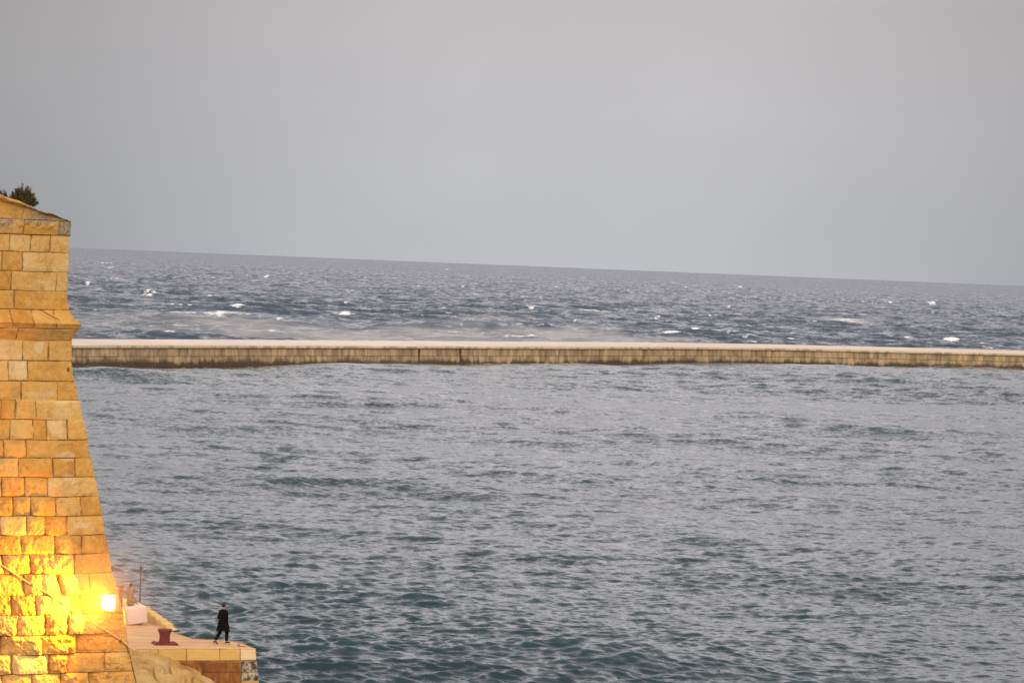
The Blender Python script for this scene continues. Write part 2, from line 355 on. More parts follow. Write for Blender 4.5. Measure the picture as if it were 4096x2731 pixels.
# ------------------------------------------------------------------ breakwater line
BT = 3.4
bwp = [(-900, 1334.5 - 3), (290, 1381), (800, 1382), (1300, 1383.3), (1750, 1385), (2200, 1387), (2700, 1388.5), (3150, 1394), (3600, 1404), (4096, 1416), (4500, 1427)]
bw_xy = np.array([on_z(px, py, BT)[:2] for px, py in bwp])
bw_xy[0] = bw_xy[1] + (bw_xy[1] - bw_xy[2]) * 3.0
_l = catmull([(x, y, 0) for x, y in bw_xy], 40); bwl = np.array([(p.x, p.y) for p in _l])
seg = np.hypot(*(bwl[1:] - bwl[:-1]).T); arc = np.concatenate([[0], np.cumsum(seg)])
def bw_at(s): return np.stack([np.interp(s, arc, bwl[:, 0]), np.interp(s, arc, bwl[:, 1])], -1)
def bw_y(x): return np.interp(x, bwl[:, 0], bwl[:, 1])
BWW = 13.0
def build_breakwater():
    L = arc[-1]
    root = empty('breakwater', (*bw_at(L / 2), 0), 0, 'long low limestone breakwater with a pale flat top crossing the sea', 'breakwater')
    loc = root.location.copy(); lo = np.array(loc)
    s = np.arange(0, L, .13); xy = bw_at(s); dt = np.gradient(xy, s, axis=0); nrm = np.stack([dt[:, 1], -dt[:, 0]], -1)
    nrm /= np.linalg.norm(nrm, axis=1)[:, None]
    def blocks(wmin, wmax, seed):
        r = np.random.default_rng(seed); e_ = [0]
        while e_[-1] < L + 5: e_.append(e_[-1] + r.uniform(wmin, wmax))
        e_ = np.array(e_); i = np.searchsorted(e_, s, side='right') - 1
        return r.uniform(0, 1, len(e_) + 1)[i], np.minimum(s - e_[i], e_[i + 1] - s)
    rows = [(-3.0, .45), (0, .3)]
    z = np.concatenate([[-3.0, -1.0, -.3], np.arange(0, BT - .45 + .001, .075)])
    S, Z = np.meshgrid(s, z); 
    t1, d1 = blocks(1.0, 2.1, 3); t2, d2 = blocks(1.2, 2.2, 4)
    up = Z > 1.5
    tone = np.where(up, t1[None], t2[None]); dj = np.where(up, d1[None], d2[None])
    j = np.maximum(1 - dj / .11, 0) * (.42 + .3 * vn(S * .6, Z * 0, 17))
    j = np.maximum(j, np.clip(1 - np.abs(Z - 1.5) / .08, 0, 1) * .9)
    j = np.maximum(j, np.clip((Z - (BT - .45 - .09)) / .09, 0, 1) * (.35 + .5 * sst(-.1, .3, vn(S * .03, 0, 5))))
    edge = np.interp(bw_at(s)[:, 0], [-70, -30, 10, 60], [1.15, .75, .55, .7])[None] + .40 * vn(S * .35, 1, 6) + .3 * vn(S * 1.4, 0, 7) + .25 * (tone - .5) + .35 * sst(60, 0, np.abs(S - np.interp(bw_at(0)[0], [0], [0]) - 0)) 
    edge = np.where((tone > .85) & (Z < 1.45), edge - .4, edge)
    algae = np.clip(sst(.45, -.45, Z - edge) * .75 + sst(.9, .2, Z) * .3, 0, .97)
    dsp = (tone - .5) * .10 - j * .10 + .05 * fbm(S * .8, Z * .8, 8) + (1.2 - np.clip(Z, 0, 9)) * .07
    # two ladder recesses
    rec = []
    for px in (1702, 1855):
        p = on_z(px, 1386, BT); k = int(np.argmin(np.hypot(*(xy - p[:2]).T))); rec.append(k)
        m = (np.abs(S - s[k]) < .28) & (Z > .35) & (Z < BT - .5); dsp = np.where(m, -.45, dsp); j = np.where(m, .8, j)
    P = np.zeros(S.shape + (3,)); P[..., 0] = xy[None, :, 0] + nrm[None, :, 0] * dsp; P[..., 1] = xy[None, :, 1] + nrm[None, :, 1] * dsp; P[..., 2] = Z
    grid_mesh('wall', P, M_BW, root, lo, dict(tone=tone, joint=np.clip(j, 0, 1), algae=algae)); bpy.data.objects['wall'].location = (0, 0, 0)
    # coping
    t3, d3 = blocks(.85, 1.25, 9)
    prof = [(.02, BT - .45), (.14, BT - .45), (.15, BT - .40), (.15, BT - .05), (.12, BT), (-.7, BT + .01)]
    P = np.zeros((len(prof), len(s), 3))
    for i, (o_, z_) in enumerate(prof):
        o2 = o_ + (t3 - .5) * .05 * (i > 0)
        P[i, :, 0] = xy[:, 0] + nrm[:, 0] * o2; P[i, :, 1] = xy[:, 1] + nrm[:, 1] * o2; P[i, :, 2] = z_
    tone = np.tile(np.where(t3 > .72, .75, t3 * .3)[None], (len(prof), 1)) * np.array([1, 1, 1, 1, .6, 0])[:, None]
    jj = np.tile(np.maximum(1 - d3 / .09, 0)[None], (len(prof), 1)) * .8 * (vn(S[:len(prof)] * .05, 2, 12) > -.3)
    o = grid_mesh('coping', P, M_BWC, root, lo, dict(tone=tone, joint=jj)); o.location = (0, 0, 0)
    prof = [(-.7, BT + .012), (-3, BT + .06), (-6, BT + .13), (-9.0, BT + .2), (-9.1, BT + .62), (-9.4, BT + .66), (-12.6, BT + .72), (-13.0, BT + .66), (-13.4, -3)]
    prof = [(-.7, BT + .012), (-3, BT + .08), (-6, BT + .20), (-9.0, BT + .34), (-12.6, BT + .50), (-13.0, BT + .46), (-13.4, -3)]
    s2 = slice(None, None, 5); P = np.zeros((len(prof), len(s[s2]), 3))
    for i, (o_, z_) in enumerate(prof):
        P[i, :, 0] = xy[s2, 0] + nrm[s2, 0] * o_; P[i, :, 1] = xy[s2, 1] + nrm[s2, 1] * o_; P[i, :, 2] = z_ + .02 * vn(s[s2] * .3, i * 3.3, 14)
    tt = np.clip(.25 + .4 * vn(S[:len(prof), s2] * .02, Z[:len(prof), s2] * 4, 15), 0, .5)
    o = grid_mesh('deck', P, M_BWD, root, lo, dict(tone=tt, joint=tt * 0)); o.location = (0, 0, 0)
    return rec, xy, nrm
rec, bxy, bnr = build_breakwater()
for q, k in enumerate(rec):
    c = bxy[k] - bnr[k] * .12; t = np.array([-bnr[k][1], bnr[k][0]])
    L_ = empty('ladder', (c[0], c[1], .2), math.atan2(t[1], t[0]), ('rusty ladder in the left of the two dark slots in the breakwater wall', 'rusty ladder in the right of the two dark slots in the breakwater wall')[q], 'ladder', 'ladders set in slots of the breakwater wall')
    for sx in (-.19, .19):
        bm = bmesh.new(); box(bm, (sx, 0, 1.3), (.06, .05, 2.7)); from_bm('rail', bm, M_RUST, L_)
    for i in range(8):
        bm = bmesh.new(); tube(bm, [(-.17, 0, .2 + i * .31), (.17, 0, .2 + i * .31)], .02, 6); from_bm('rung', bm, M_RUST, L_)

# ------------------------------------------------------------------ sea
def build_sea():
    v_h = np.concatenate([np.geomspace(5200, 1800, 60)[:-1], np.arange(1800, 500, -2.0), np.arange(500, 30, -.62), np.geomspace(30, 3.2, 34)])
    d = F * CAMH / v_h
    th = np.concatenate([np.linspace(-math.pi, -.24, 90)[:-1], np.linspace(-.24, -.185, 60)[:-1], np.linspace(-.185, .185, 1250), np.linspace(.185, .24, 60)[1:], np.linspace(.24, math.pi, 90)[1:]])
    X = (d[:, None] * np.sin(th)[None]).astype(np.float32); Y = (d[:, None] * np.cos(th)[None]).astype(np.float32)
    dr = np.abs(np.gradient(d)); dth = np.gradient(th)
    sp = np.maximum(dr[:, None] * .55, (d[:, None] * dth[None])).astype(np.float32)
    wy = bw_y(np.clip(X, bwl[0, 0], bwl[-1, 0])); outer = sst(2, 10, Y - wy - 6).astype(np.float32)
    r = np.random.default_rng(5)
    Hh = np.zeros_like(X); DX = np.zeros_like(X); DY = np.zeros_like(X); J = np.zeros_like(X)
    gust = .75 + .6 * fbm(X * .012, Y * .0075, 31, 3) + .25 * vn(X * .05, Y * .03, 40)
    gust = .72 * gust ** 1.5 + .3; gust = np.clip(gust, .25, 1.9).astype(np.float32)
    SI = slice(0, int(np.searchsorted(d, 900))); SO = slice(int(np.searchsorted(d, 490)), len(d))
    def comp(lam, ang, slope, where, sl):
        k = 2 * math.pi / lam; a_ = slope / k; kx = k * math.sin(ang); ky = -k * math.cos(ang); ph = r.uniform(0, 6.28)
        w = (sst(2.2, 4.5, lam / sp[sl]) * where[sl]).astype(np.float32)
        arg = (kx * X[sl] + ky * Y[sl] + ph).astype(np.float32); sn = np.sin(arg); cs = np.cos(arg); A = a_ * w
        nonlocal Hh, DX, DY, J
        Hh[sl] += A * cs; DX[sl] -= A * sn * math.sin(ang) * .9; DY[sl] += A * sn * math.cos(ang) * .9; J[sl] += A * k * cs
    inn = 1 - outer
    mid_ = (.62 + .8 * sst(180, 420, np.hypot(X, Y))).astype(np.float32)
    # harbour: soft swell + chop
    for i in range(9): comp(r.uniform(28, 70), r.normal(.1, .35), .028, inn * .8 + .2, SI)
    for i in range(18): comp(r.uniform(9, 24), r.normal(-.1, .5), .016, inn * gust, SI)
    for i in range(34): comp(np.exp(r.uniform(math.log(2.2), math.log(8))), r.normal(.05, .45), .030, inn * gust * mid_, SI)
    for i in range(34): comp(np.exp(r.uniform(math.log(.6), math.log(1.9))), r.normal(0, .5), .064, inn * gust ** 1.3, SI)
    for i in range(26): comp(np.exp(r.uniform(math.log(.38), math.log(.95))), r.normal(0, .5), .062, inn * gust ** 1.4, SI)
    # open sea: short steep wind sea
    for i in range(12): comp(r.uniform(60, 130), r.normal(.25, .3), .022, outer, SO)
    for i in range(20): comp(r.uniform(25, 60), r.normal(.1, .45), .024, outer, SO)
    for i in range(24): comp(r.uniform(8, 25), r.normal(0, .5), .042, outer * gust, SO)
    for i in range(16): comp(r.uniform(3, 8), r.normal(0, .6), .06, outer * gust, SO)
    wl_px = [(0, 1462), (290, 1465), (700, 1474), (1000, 1468), (1250, 1453), (1380, 1446), (1800, 1456), (2000, 1456), (2300, 1450), (2500, 1459), (2700, 1448), (2900, 1453), (3100, 1456), (3350, 1457), (3550, 1471), (3800, 1466), (4096, 1476)]
    wx, wz = [], []
    for px, py in wl_px:
        rr = ray(px, py); tt = 500.0
        for _ in range(12): tt = float(bw_y(rr[0] * tt)) / rr[1]
        wx.append(rr[0] * tt); wz.append(CAMH + rr[2] * tt)
    dwl = wy - Y; env = (sst(34, 1, dwl) * (dwl > -6)).astype(np.float32); wzl = np.interp(X, wx, wz)
    Hh = (Hh * (1 - .8 * env) + env * wzl).astype(np.float32)
    # single larger waves: centre pixel, length across, height, width, heading
    veil = np.zeros_like(X); extra = np.zeros_like(X)
    for px, py, ln, hgt, wd, ang, fo in ((870, 1290, 30, 2.6, 7, .16, .70), (560, 1335, 40, 2.4, 9, -.25, .2), (1180, 1330, 30, 1.2, 8, -.35, .15), (1420, 1190, 22, 1.6, 7, -.05, .30), (1740, 1243, 14, 1.6, 6, -.3, 1.0), (3400, 1287, 11, 1.9, 5, 0, 1.2), (3185, 1287, 11, 1.2, 5, 0, 1.0), (3320, 1255, 20, 1.1, 6, -.35, .5), (1450, 1095, 16, 1.6, 8, 0, 1.0), (1760, 1345, 18, 1.2, 5, .1, .45), (3480, 1365, 22, 1.1, 6, .05, .2), (3680, 1345, 14, 1.0, 5, -.2, .3), (2390, 1275, 9, 1.0, 4, -.1, .8), (3840, 1222, 11, 1.3, 5, .1, .9), (3090, 1140, 14, 1.4, 7, 0, .9)):
        c = on_z(px, py, .5); u = (X - c[0]) * math.cos(ang) + (Y - c[1]) * math.sin(ang) * 3; w = -(X - c[0]) * math.sin(ang) + (Y - c[1]) * math.cos(ang)
        w = w + .9 * vn(u * .18, 0, 55) * 2; en = np.exp(-(u / ln) ** 2 * 1.6 - (np.abs(w) / wd) ** 1.5)
        Hh += (hgt * en * outer).astype(np.float32)
        extra += (fo * np.exp(-(u / ln) ** 2 * 1.6 - ((w + wd * .15) / (wd * .55)) ** 2)).astype(np.float32) * outer
        veil += (.8 * fo * np.exp(-(u / (ln * 1.7)) ** 2 - (w / (wd * 2.6)) ** 2)).astype(np.float32) * outer
    for px, py, ln, hgt, wd in ((1260, 1920, 22, .75, 6), (1900, 1665, 22, .7, 7), (3050, 1680, 20, .5, 6), (1100, 1645, 12, .5, 6), (600, 1510, 16, .6, 6), (2450, 2655, 7, .5, 3), (3650, 1840, 14, .45, 4), (2200, 2210, 10, .4, 4), (1300, 2440, 10, .4, 3.5), (3450, 2540, 8, .35, 3), (1600, 1500, 22, .45, 7)):
        c = on_z(px, py, .3); u = X - c[0] + 2 * vn(Y * .1, 3, 66); w = Y - c[1] + .12 * u * vn(px, 1, 77) + 1.4 * vn(u * .2, px * .1, 56)
        Hh += (1.35 * hgt * np.exp(-(u / ln) ** 2 * 1.5 - (np.abs(w) / (wd * .85)) ** 1.7) * inn).astype(np.float32)
    # scattered whitecaps out to the horizon
    for i in range(1500):
        vv = np.exp(r.uniform(math.log(26), math.log(330))); dd = F * CAMH / vv; t0 = r.uniform(-.2, .2)
        hgt = r.uniform(.25, .6); ln = r.uniform(3., 9.) * hgt * (1 + dd / 4000); drr = dd * dd / (F * CAMH)
        wd = max(2.2, drr * 1.6); i0, i1 = np.searchsorted(-v_h, [-(vv + 14), -(vv - 14)]) if False else (int(np.argmin(np.abs(v_h - vv - 10))), int(np.argmin(np.abs(v_h - vv + 10))))
        i0, i1 = sorted((i0, i1)); j0, j1 = np.searchsorted(th, [t0 - ln * 3 / dd, t0 + ln * 3 / dd]); sl = (slice(i0, i1 + 1), slice(j0, j1 + 1))
        if j1 - j0 < 2 or i1 <= i0: continue
        cx, cy_ = dd * math.sin(t0), dd * math.cos(t0); u = X[sl] - cx; w = Y[sl] - cy_ + r.normal(0, .3) * u * wd / 4 + .35 * wd * vn(u * .5, i, 57)
        en = np.exp(-(u / ln) ** 2 * 1.4 - (np.abs(w) / wd) ** 2) * outer[sl]
        Hh[sl] += (hgt * en * .8).astype(np.float32); extra[sl] += (r.uniform(.22, .64) * (1 + .6 * vn(u * .9, i, 58)) * np.exp(-(u / ln) ** 2 * 1.4 - ((w + wd * .3) / (wd * .8)) ** 2) * outer[sl]).astype(np.float32)
    amp = np.abs(Hh).astype(np.float32)
    crest = np.clip(.5 * sst(.2, 1.9, Hh) * outer + .5 * sst(.25, .9, Hh) * inn + .25 * J, 0, 1)
    calm = sst(420, 120, np.hypot(X, Y))
    foam = outer * (.10 + .42 * sst(.22, .60, J) + .12 * sst(.3, 1.6, Hh)) + extra * .8
    dw = wy - Y                            # metres in front of the breakwater
    foam = np.where(dw > -3, sst(4.5, 0, dw) * (.50 + .5 * sst(-.3, .5, vn(X * .05, 0, 81))), foam)
    veil += sst(70, 8, dw) * (dw > 0) * (.25 + .45 * sst(-.4, .5, vn(X * .02, Y * .05, 82)))
    veil += outer * (sst(330, 0, Y - wy) * .35 * sst(-50, -100, X) + sst(160, 0, Y - wy) * (.22 + .4 * vn(X * .02, 0, 83)))
    P = np.stack([X + DX, Y + DY, Hh], -1)
    o = grid_mesh('sea', P, M_WATER, None, (0, 0, 0), dict(outer=outer, foam=foam, crest=crest, veil=np.clip(veil, 0, 1)), flip=True)
    tag(o, kind='structure'); return o
sea = build_sea()

# ------------------------------------------------------------------ bastion
TH = rad(30); E1 = np.array([math.cos(TH), math.sin(TH)]); N1 = np.array([math.sin(TH), -math.cos(TH)])
E2 = np.array([-.4, .9165]); N2 = np.array([.9165, .4])
MV = np.linalg.solve(np.array([N1, N2]), np.array([1.0, 1.0]))
BD = 112.0
P0 = on_d(270, 1130, BD)[:2]
def prof_pt(px, py):
    r = ray(px, py); nm = np.array([-MV[1], MV[0]]); t = np.dot(P0, nm) / np.dot(r[:2], nm); p = CP + r * t
    return np.dot(p[:2] - P0, MV) / np.dot(MV, MV), p[2]
edge_px = [(286, 884), (281, 944), (275.5, 946), (275, 1013), (271, 1091), (268.6, 1167), (271, 1205), (278, 1242.5), (285, 1258), (296, 1272), (308, 1284), (320, 1291), (327, 1297.5), (322, 1306), (316, 1319), (298.5, 1341), (286, 1362), (287, 1391), (289, 1446), (291.6, 1483), (298.5, 1527), (313, 1600), (322, 1609), (331.5, 1678), (351, 1759), (364, 1832), (380, 1908), (393, 1984), (410, 2062), (422, 2137), (436, 2213), (449, 2289), (463, 2340), (491.6, 2446), (505, 2535), (518, 2602), (536, 2678), (547.5, 2731), (590, 2960), (640, 3200)]
prof = np.array([prof_pt(*p) for p in edge_px]); pz = prof[::-1, 1]; po = prof[::-1, 0]
def O(z): return np.interp(z, pz, po)
cy = [884, 944, 1013, 1091, 1167, 1242, 1318, 1364, 1446, 1527, 1602, 1679, 1760, 1832, 1908, 1985, 2062, 2138, 2213, 2290, 2374, 2452, 2531, 2606, 2682, 2760, 2836, 2912, 2990, 3070, 3150]
def z_edge(py):
    px = np.interp(py, [p[1] for p in edge_px], [p[0] for p in edge_px]); return prof_pt(px, py)[1]
cz = [z_edge(y) for y in cy]
joints = [[94, 236], [39, 124, 202], [7, 91], [45, 225], [54], [48, 132, 220], [69], [92, 195], [32, 110], [85, 227], [2, 63, 145], [43, 135, 188, 271], [15, 105], [71, 211, 301], [7, 100, 192], [53, 125, 225, 324], [2, 104, 179, 268], [84, 220, 324], [11, 123, 295], [96, 170, 241, 358], [49, 145, 284, 380], [69, 183, 273], [4, 165, 306], [47, 197, 270, 418], [10, 130, 244, 357], [80, 200, 330], [30, 150, 290, 400], [60, 180, 310], [20, 200, 350], [90, 220, 380]]
def s_face(px, z):                        # metres along the front face from its corner at height z
    o = float(O(z)); py = np.interp(z, [c for c in cz[::-1]], cy[::-1]); r = ray(px, py)
    base = P0 + N1 * o; t = np.dot(base, N1) / np.dot(r[:2], N1); p = (CP + r * t)[:2]
    return np.dot(P0 + MV * o - p, E1)
SMAX = 7.6
def build_bastion():
    root = empty('bastion', (P0[0], P0[1], cz[-1]), 0, 'tall ochre limestone bastion corner with worn blocks and a moulded cordon', 'bastion')
    lo = np.array([P0[0], P0[1], cz[-1]])
    s = np.concatenate([np.arange(0, .12, .012), np.arange(.12, SMAX, .019)]); z = np.arange(cz[-1], cz[0] + .001, .0185)
    z = np.unique(np.concatenate([z, pz[(pz > cz[-1])]]))
    S, Z = np.meshgrid(s, z)
    # wavy bed joints; each course and each block
    wob = .012 * fbm(S * 1.3, Z * 0 + 2, 21) 
    czA = np.array(cz[::-1]); zi = Z + wob + .02 * vn(S * .6, Z * .2, 23)
    ci = np.clip(np.searchsorted(czA, zi, side='right') - 1, 0, len(czA) - 2); cidx = len(czA) - 2 - ci      # course number from the top
    dz = np.minimum(zi - czA[ci], czA[ci + 1] - zi)
    tone = np.zeros_like(S); ds = np.full_like(S, 9.); rgh = np.zeros_like(S); off = np.zeros_like(S); tlt = np.zeros_like(S)
    r = np.random.default_rng(77); bu = np.zeros_like(S); gap = np.zeros_like(S)
    for c in range(len(cz) - 1):
        zm = .5 * (cz[c] + cz[c + 1]); e_ = sorted(s_face(px, zm) for px in joints[c])
        x_ = e_[-1]
        while x_ < SMAX + 2: x_ += r.uniform(.8, 1.9); e_.append(x_)
        e_ = np.array([-.5] + e_); m = cidx == c
        sv = S[m] - np.dot(MV, E1) * (O(Z[m]) - float(O(zm))) + .022 * fbm(Z[m] * 3.1, c * 7.7 + np.zeros(m.sum()), 24) + .03 * vn(Z[m] * 1.5, S[m] * .7 + c, 25)
        i = np.clip(np.searchsorted(e_, sv, side='right') - 1, 0, len(e_) - 2)
        left = np.where(i == 0, 9., sv - e_[i]); ds[m] = np.minimum(left, e_[i + 1] - sv)
        nb = len(e_); tone[m] = r.uniform(0, 1, nb)[i]; rgh[m] = r.uniform(.25, 1, nb)[i]; off[m] = r.normal(0, .012, nb)[i]
        tlt[m] = r.normal(0, .035, nb)[i] * (sv - .5 * (e_[i] + e_[i + 1])); bu[m] = (r.integers(0, 200, nb)[i]).astype(float)
        g_ = r.uniform(.6, 1.7, nb)[i]; gap[m] = g_
    low = sst(14, 6, Z)                     # lower blocks are more weathered
    rel = np.minimum(dz, ds)
    rough = (.010 + .030 * low) * rgh
    n_ = fbm(S * 2.2 + bu, Z * 2.2, 26, 5, .55) * rough * 2.2 + fbm(S * 9 + bu, Z * 7, 27, 3) * rough * 1.3 - .03 * sst(.35, .7, fbm(S * 3.3 + bu, Z * 4, 62, 4)) * (.35 + low)
    pil = sst(0, .16, rel) * (.018 + .03 * low * rgh) + (1 - np.clip(1 - ds / .34, 0, 1) ** 2) * .075 * low * (.5 + .6 * rgh) * sst(.2, 1.2, S)
    er = .02 * fbm(S * 5, Z * 5, 28, 3)
    jv = np.clip(1 - (ds + er * .9) / (.024 * gap * (1 + .7 * vn(S * 2, Z * 4, 61))), 0, 1); jh = np.clip(1 - (dz + er * .4) / .019, 0, 1) * sst(-.75, -.2, vn(S * 1.2, Z * 3, 29))
    # the joints close up near the arris, where the blocks are dressed smooth
    cs = sst(.0, 1.3, S); jj = np.maximum(jv, jh)
    disp = off + tlt * (.4 + low) + n_ + pil - .075 * jj
    # cement patches and sunken blocks
    flat = np.where((cidx == 6) | (cidx == 5) | (cidx < 5), .6, 1.0)
    disp = disp * flat * (.5 + .5 * cs) + .004 * fbm(S * 6, Z * 6, 30)
    disp *= sst(0, .05, S)
    # the deep open joint beside the lamp and a split block above the cordon
    g = lambda px, py: (s_face(px, z_edge(py)), z_edge(py))
    a_, b_ = g(241, 2335); disp -= .22 * np.exp(-((S - a_ + .03 * vn(Z * 4, 0, 33)) / .065) ** 2) * sst(.40, .33, np.abs(Z - b_))
    a_, b_ = g(195, 1262); lin = (S - a_) * .75 - (Z - b_); mm = np.exp(-(lin / .03) ** 2) * sst(.33, .25, np.hypot(S - a_, Z - b_)); disp -= .06 * mm
    jj = np.maximum(jj, mm * .8)
    a_, b_ = g(274, 1482); hh = np.exp(-(((S - a_) / .045) ** 2 + ((Z - b_) / .07) ** 2)); disp -= .12 * hh; jj = np.maximum(jj, hh)
    for hx, hy in ((173, 1713), (281, 2003), (353, 1885), (384, 1980)):
        a_, b_ = g(hx, hy); hh = np.exp(-(((S - a_) / .02) ** 2 + ((Z - b_) / .015) ** 2)); disp -= .04 * hh; jj = np.maximum(jj, hh * .9)
    # eroded hollow on the bright block
    a_, b_ = g(165, 2235); disp -= .07 * np.exp(-(((S - a_) / .35) ** 2 + ((Z - b_) / .2) ** 2)) * (.6 + .6 * fbm(S * 4, Z * 4, 34))
    patch = np.zeros_like(S)
    for hx, hy, w_, h_, st in ((150, 1397, .16, .18, .8), (70, 1480, .27, .28, .7), (145, 1590, .5, .2, .35), (222, 1715, .28, .32, .55), (250, 1825, .35, .12, .45), (270, 1910, .2, .12, .5), (335, 2095, .35, .1, .6), (60, 1040, .2, .1, .2), (90, 1320, .5, .05, .3), (240, 960, .35, .06, .2)):
        a_, b_ = g(hx, hy); q = np.maximum(np.abs(S - a_) / w_, np.abs(Z - b_) / h_) + .95 * fbm(S * 4, Z * 4, 35); patch = np.maximum(patch, sst(1.15, .75, q) * st)
    grey = sst(cz[1] - .02, cz[1] + .02, Z) * np.maximum(sst(.55, .42, S), sst(cz[0] - .22 + 0, cz[0] - .05, Z + .12 * fbm(S * 3, Z, 36)))
    a1 = g(30, 910)[0]; drip = sst(.1, .4, vn(S * 3.3, Z * .3, 37)) * sst(cz[0] - .6, cz[0] - .1, Z) * (S > g(110, 910)[0]); grey = np.maximum(grey, drip * .9)
    hang = np.exp(-((Z - (cz[0] - .18)) / .2) ** 2) * (Z > cz[1] + .03) * (S > .43) ; disp = disp + hang * .07 * (1 + fbm(S * 4, Z * 5, 38))
    OV = O(Z); 
    er2 = .034 * fbm(Z * 3, 0 * Z, 39, 4) + .022 * fbm(Z * 14, 0 * Z, 41, 3)       # the worn arris
    step = np.exp(-((zi - czA[ci]) / .03) ** 2) * .012
    cor = (er2 - step) * np.exp(-S / .10)
    P = np.zeros(S.shape + (3,)); B = P0[None, None] + MV[None, None] * (OV + cor)[..., None] - E1[None, None] * S[..., None] + N1[None, None] * disp[..., None]
    P[..., :2] = B; P[..., 2] = Z
    o = grid_mesh('wall', P, M_BAST, root, lo, dict(tone=np.clip(tone, 0, 1), joint=np.clip(jj * 1.1, 0, 1) * .9, patch=patch, grey=np.clip(grey, 0, 1)), flip=True); o.location = (0, 0, 0)
    # continuation of the front to the left, the right flank, both coarser
    def side(name, dirv, nv, slen, s0, step, corner):
        s = np.concatenate([[0.0, .03], np.arange(s0 + step, slen, step)]) if corner else np.arange(s0, slen, step)
        z2 = np.unique(np.concatenate([np.arange(cz[-1], cz[0], .06), pz[pz > cz[-1]], [cz[0]]]))
        S, Z = np.meshgrid(s, z2); ci = np.clip(np.searchsorted(czA, Z, side='right') - 1, 0, len(czA) - 2)
        dz = np.minimum(Z - czA[ci], czA[ci + 1] - Z); sh = (ci * 7.3) % 1.3; bi = np.floor((S + sh) / 1.3); dsx = np.minimum((S + sh) - bi * 1.3, (bi + 1) * 1.3 - (S + sh))
        tone = (np.sin(bi * 12.9 + ci * 78.2) * 43758.5) % 1.0; j = np.maximum(np.clip(1 - dz / .04, 0, 1), np.clip(1 - dsx / .05, 0, 1))
        disp = (tone - .5) * .03 - j * .05 + .02 * fbm(S * 2, Z * 2, 42)
        if corner:
            disp *= sst(0, .4, S); er = (.034 * fbm(Z * 3, 0 * Z, 39, 4) + .022 * fbm(Z * 14, 0 * Z, 41, 3)) * np.exp(-S / .10)
        else: er = 0 * S; disp = disp * sst(s0, s0 + .5, S)
        P = np.zeros(S.shape + (3,)); P[..., :2] = P0 + MV * (O(Z) + er)[..., None] + dirv * S[..., None] + nv * disp[..., None]; P[..., 2] = Z
        o = grid_mesh(name, P, M_BAST, root, lo, dict(tone=tone, joint=j * .9, patch=0 * tone, grey=0 * tone), flip=not corner); o.location = (0, 0, 0)
    side('wall', -E1, N1, 45, s[-1], .08, False); side('wall', E2, N2, 22, 0, .08, True)
    # rough cement top behind the cap course
    n = 60; u = np.linspace(0, 1, n); SS, VV = np.meshgrid(np.concatenate([np.arange(0, 8, .06), np.arange(8, 45, 1.)]), np.linspace(0, 1, 24))
    P = np.zeros(SS.shape + (3,)); inn_ = VV * 6
    o0 = float(O(cz[0])); B = P0 + MV * o0 - E1 * SS[..., None] + E2 * inn_[..., None] + N1 * (.03 * (1 - VV))[..., None]
    P[..., :2] = B; P[..., 2] = cz[0] - .005 + .05 * np.clip(VV * 5, 0, 1) * (1 + fbm(SS * 2, VV * 9, 44)) + .03 * fbm(SS * 5, VV * 20, 45) * sst(0, .1, VV)
    o = grid_mesh('cap', P, M_BAST, root, lo, dict(tone=SS * 0 + .3, joint=SS * 0, patch=SS * 0, grey=SS * 0 + 1), flip=True); o.location = (0, 0, 0)
    # sloping parapet block that climbs to the left
    top = [(300, 885), (250, 876), (232, 866), (214, 855), (197, 849), (175, 848), (147, 836), (125, 824), (103, 813), (60, 799), (0, 776), (-200, 700)]
    zs, sl = [], []
    for px, py in top:
        r_ = ray(px, py); base = P0 + N1 * (float(O(cz[0])) - .15); t = np.dot(base, N1) / np.dot(r_[:2], N1); p = CP + r_ * t
        sl.append(np.dot(P0 + MV * float(O(cz[0])) - p[:2], E1)); zs.append(p[2])
    sl, zs = np.array(sl), np.array(zs); sx = np.arange(.10, 9, .03); tz = np.interp(sx, sl, zs) + .03 * fbm(sx * 3, 0 * sx, 46)
    rows = []; tj = []; gr = []; zb = cz[0] - .03
    for f_, dpt, bul in [(0, 0, 0), (.3, 0, .02), (.6, 0, .01), (.78, 0, .02), (.84, .0, .12), (.93, .01, .11), (1, .12, 0), (1.0, .5, 0), (1.0, 1.2, 0), (.6, 2.0, 0), (0, 2.4, 0)]:
        b_ = P0 + MV * float(O(cz[0])) + N1 * (-.10)
        xy = b_ - E1 * sx[:, None] - N1 * (dpt - bul * (1 + vn(sx * 3, f_ * 9, 47)) - .03 * fbm(sx * 4, f_ * 5 + 0 * sx, 48))[:, None]
        h_ = np.maximum(tz - zb, .02); rows.append(np.concatenate([xy, (zb + f_ * h_)[:, None]], 1))
        pj = s_face(90, cz[0]); tj.append(np.clip(1 - np.abs(sx - pj + .1 * f_) / .035, 0, 1)); gr.append(sst(pj + .1, pj - .5, sx) * .85 + .3 * (f_ > .84) * (vn(sx * 2, f_, 49) > 0))
    P = np.array(rows); o = grid_mesh('parapet', P, M_BAST, root, lo, dict(tone=np.full(P.shape[:2], .55), joint=np.array(tj), patch=np.zeros(P.shape[:2]), grey=np.clip(np.array(gr), 0, 1)), flip=True); o.location = (0, 0, 0)
    return root
bast = build_bastion()
def face_pt(px, py, out_=0.0):             # point in front of the bastion face
    z = z_edge(py); 
    for _ in range(3):
        o = float(O(z)) + out_; r = ray(px, py); base = P0 + N1 * o; t = np.dot(base, N1) / np.dot(r[:2], N1); p = CP + r * t; z = p[2]
    return p

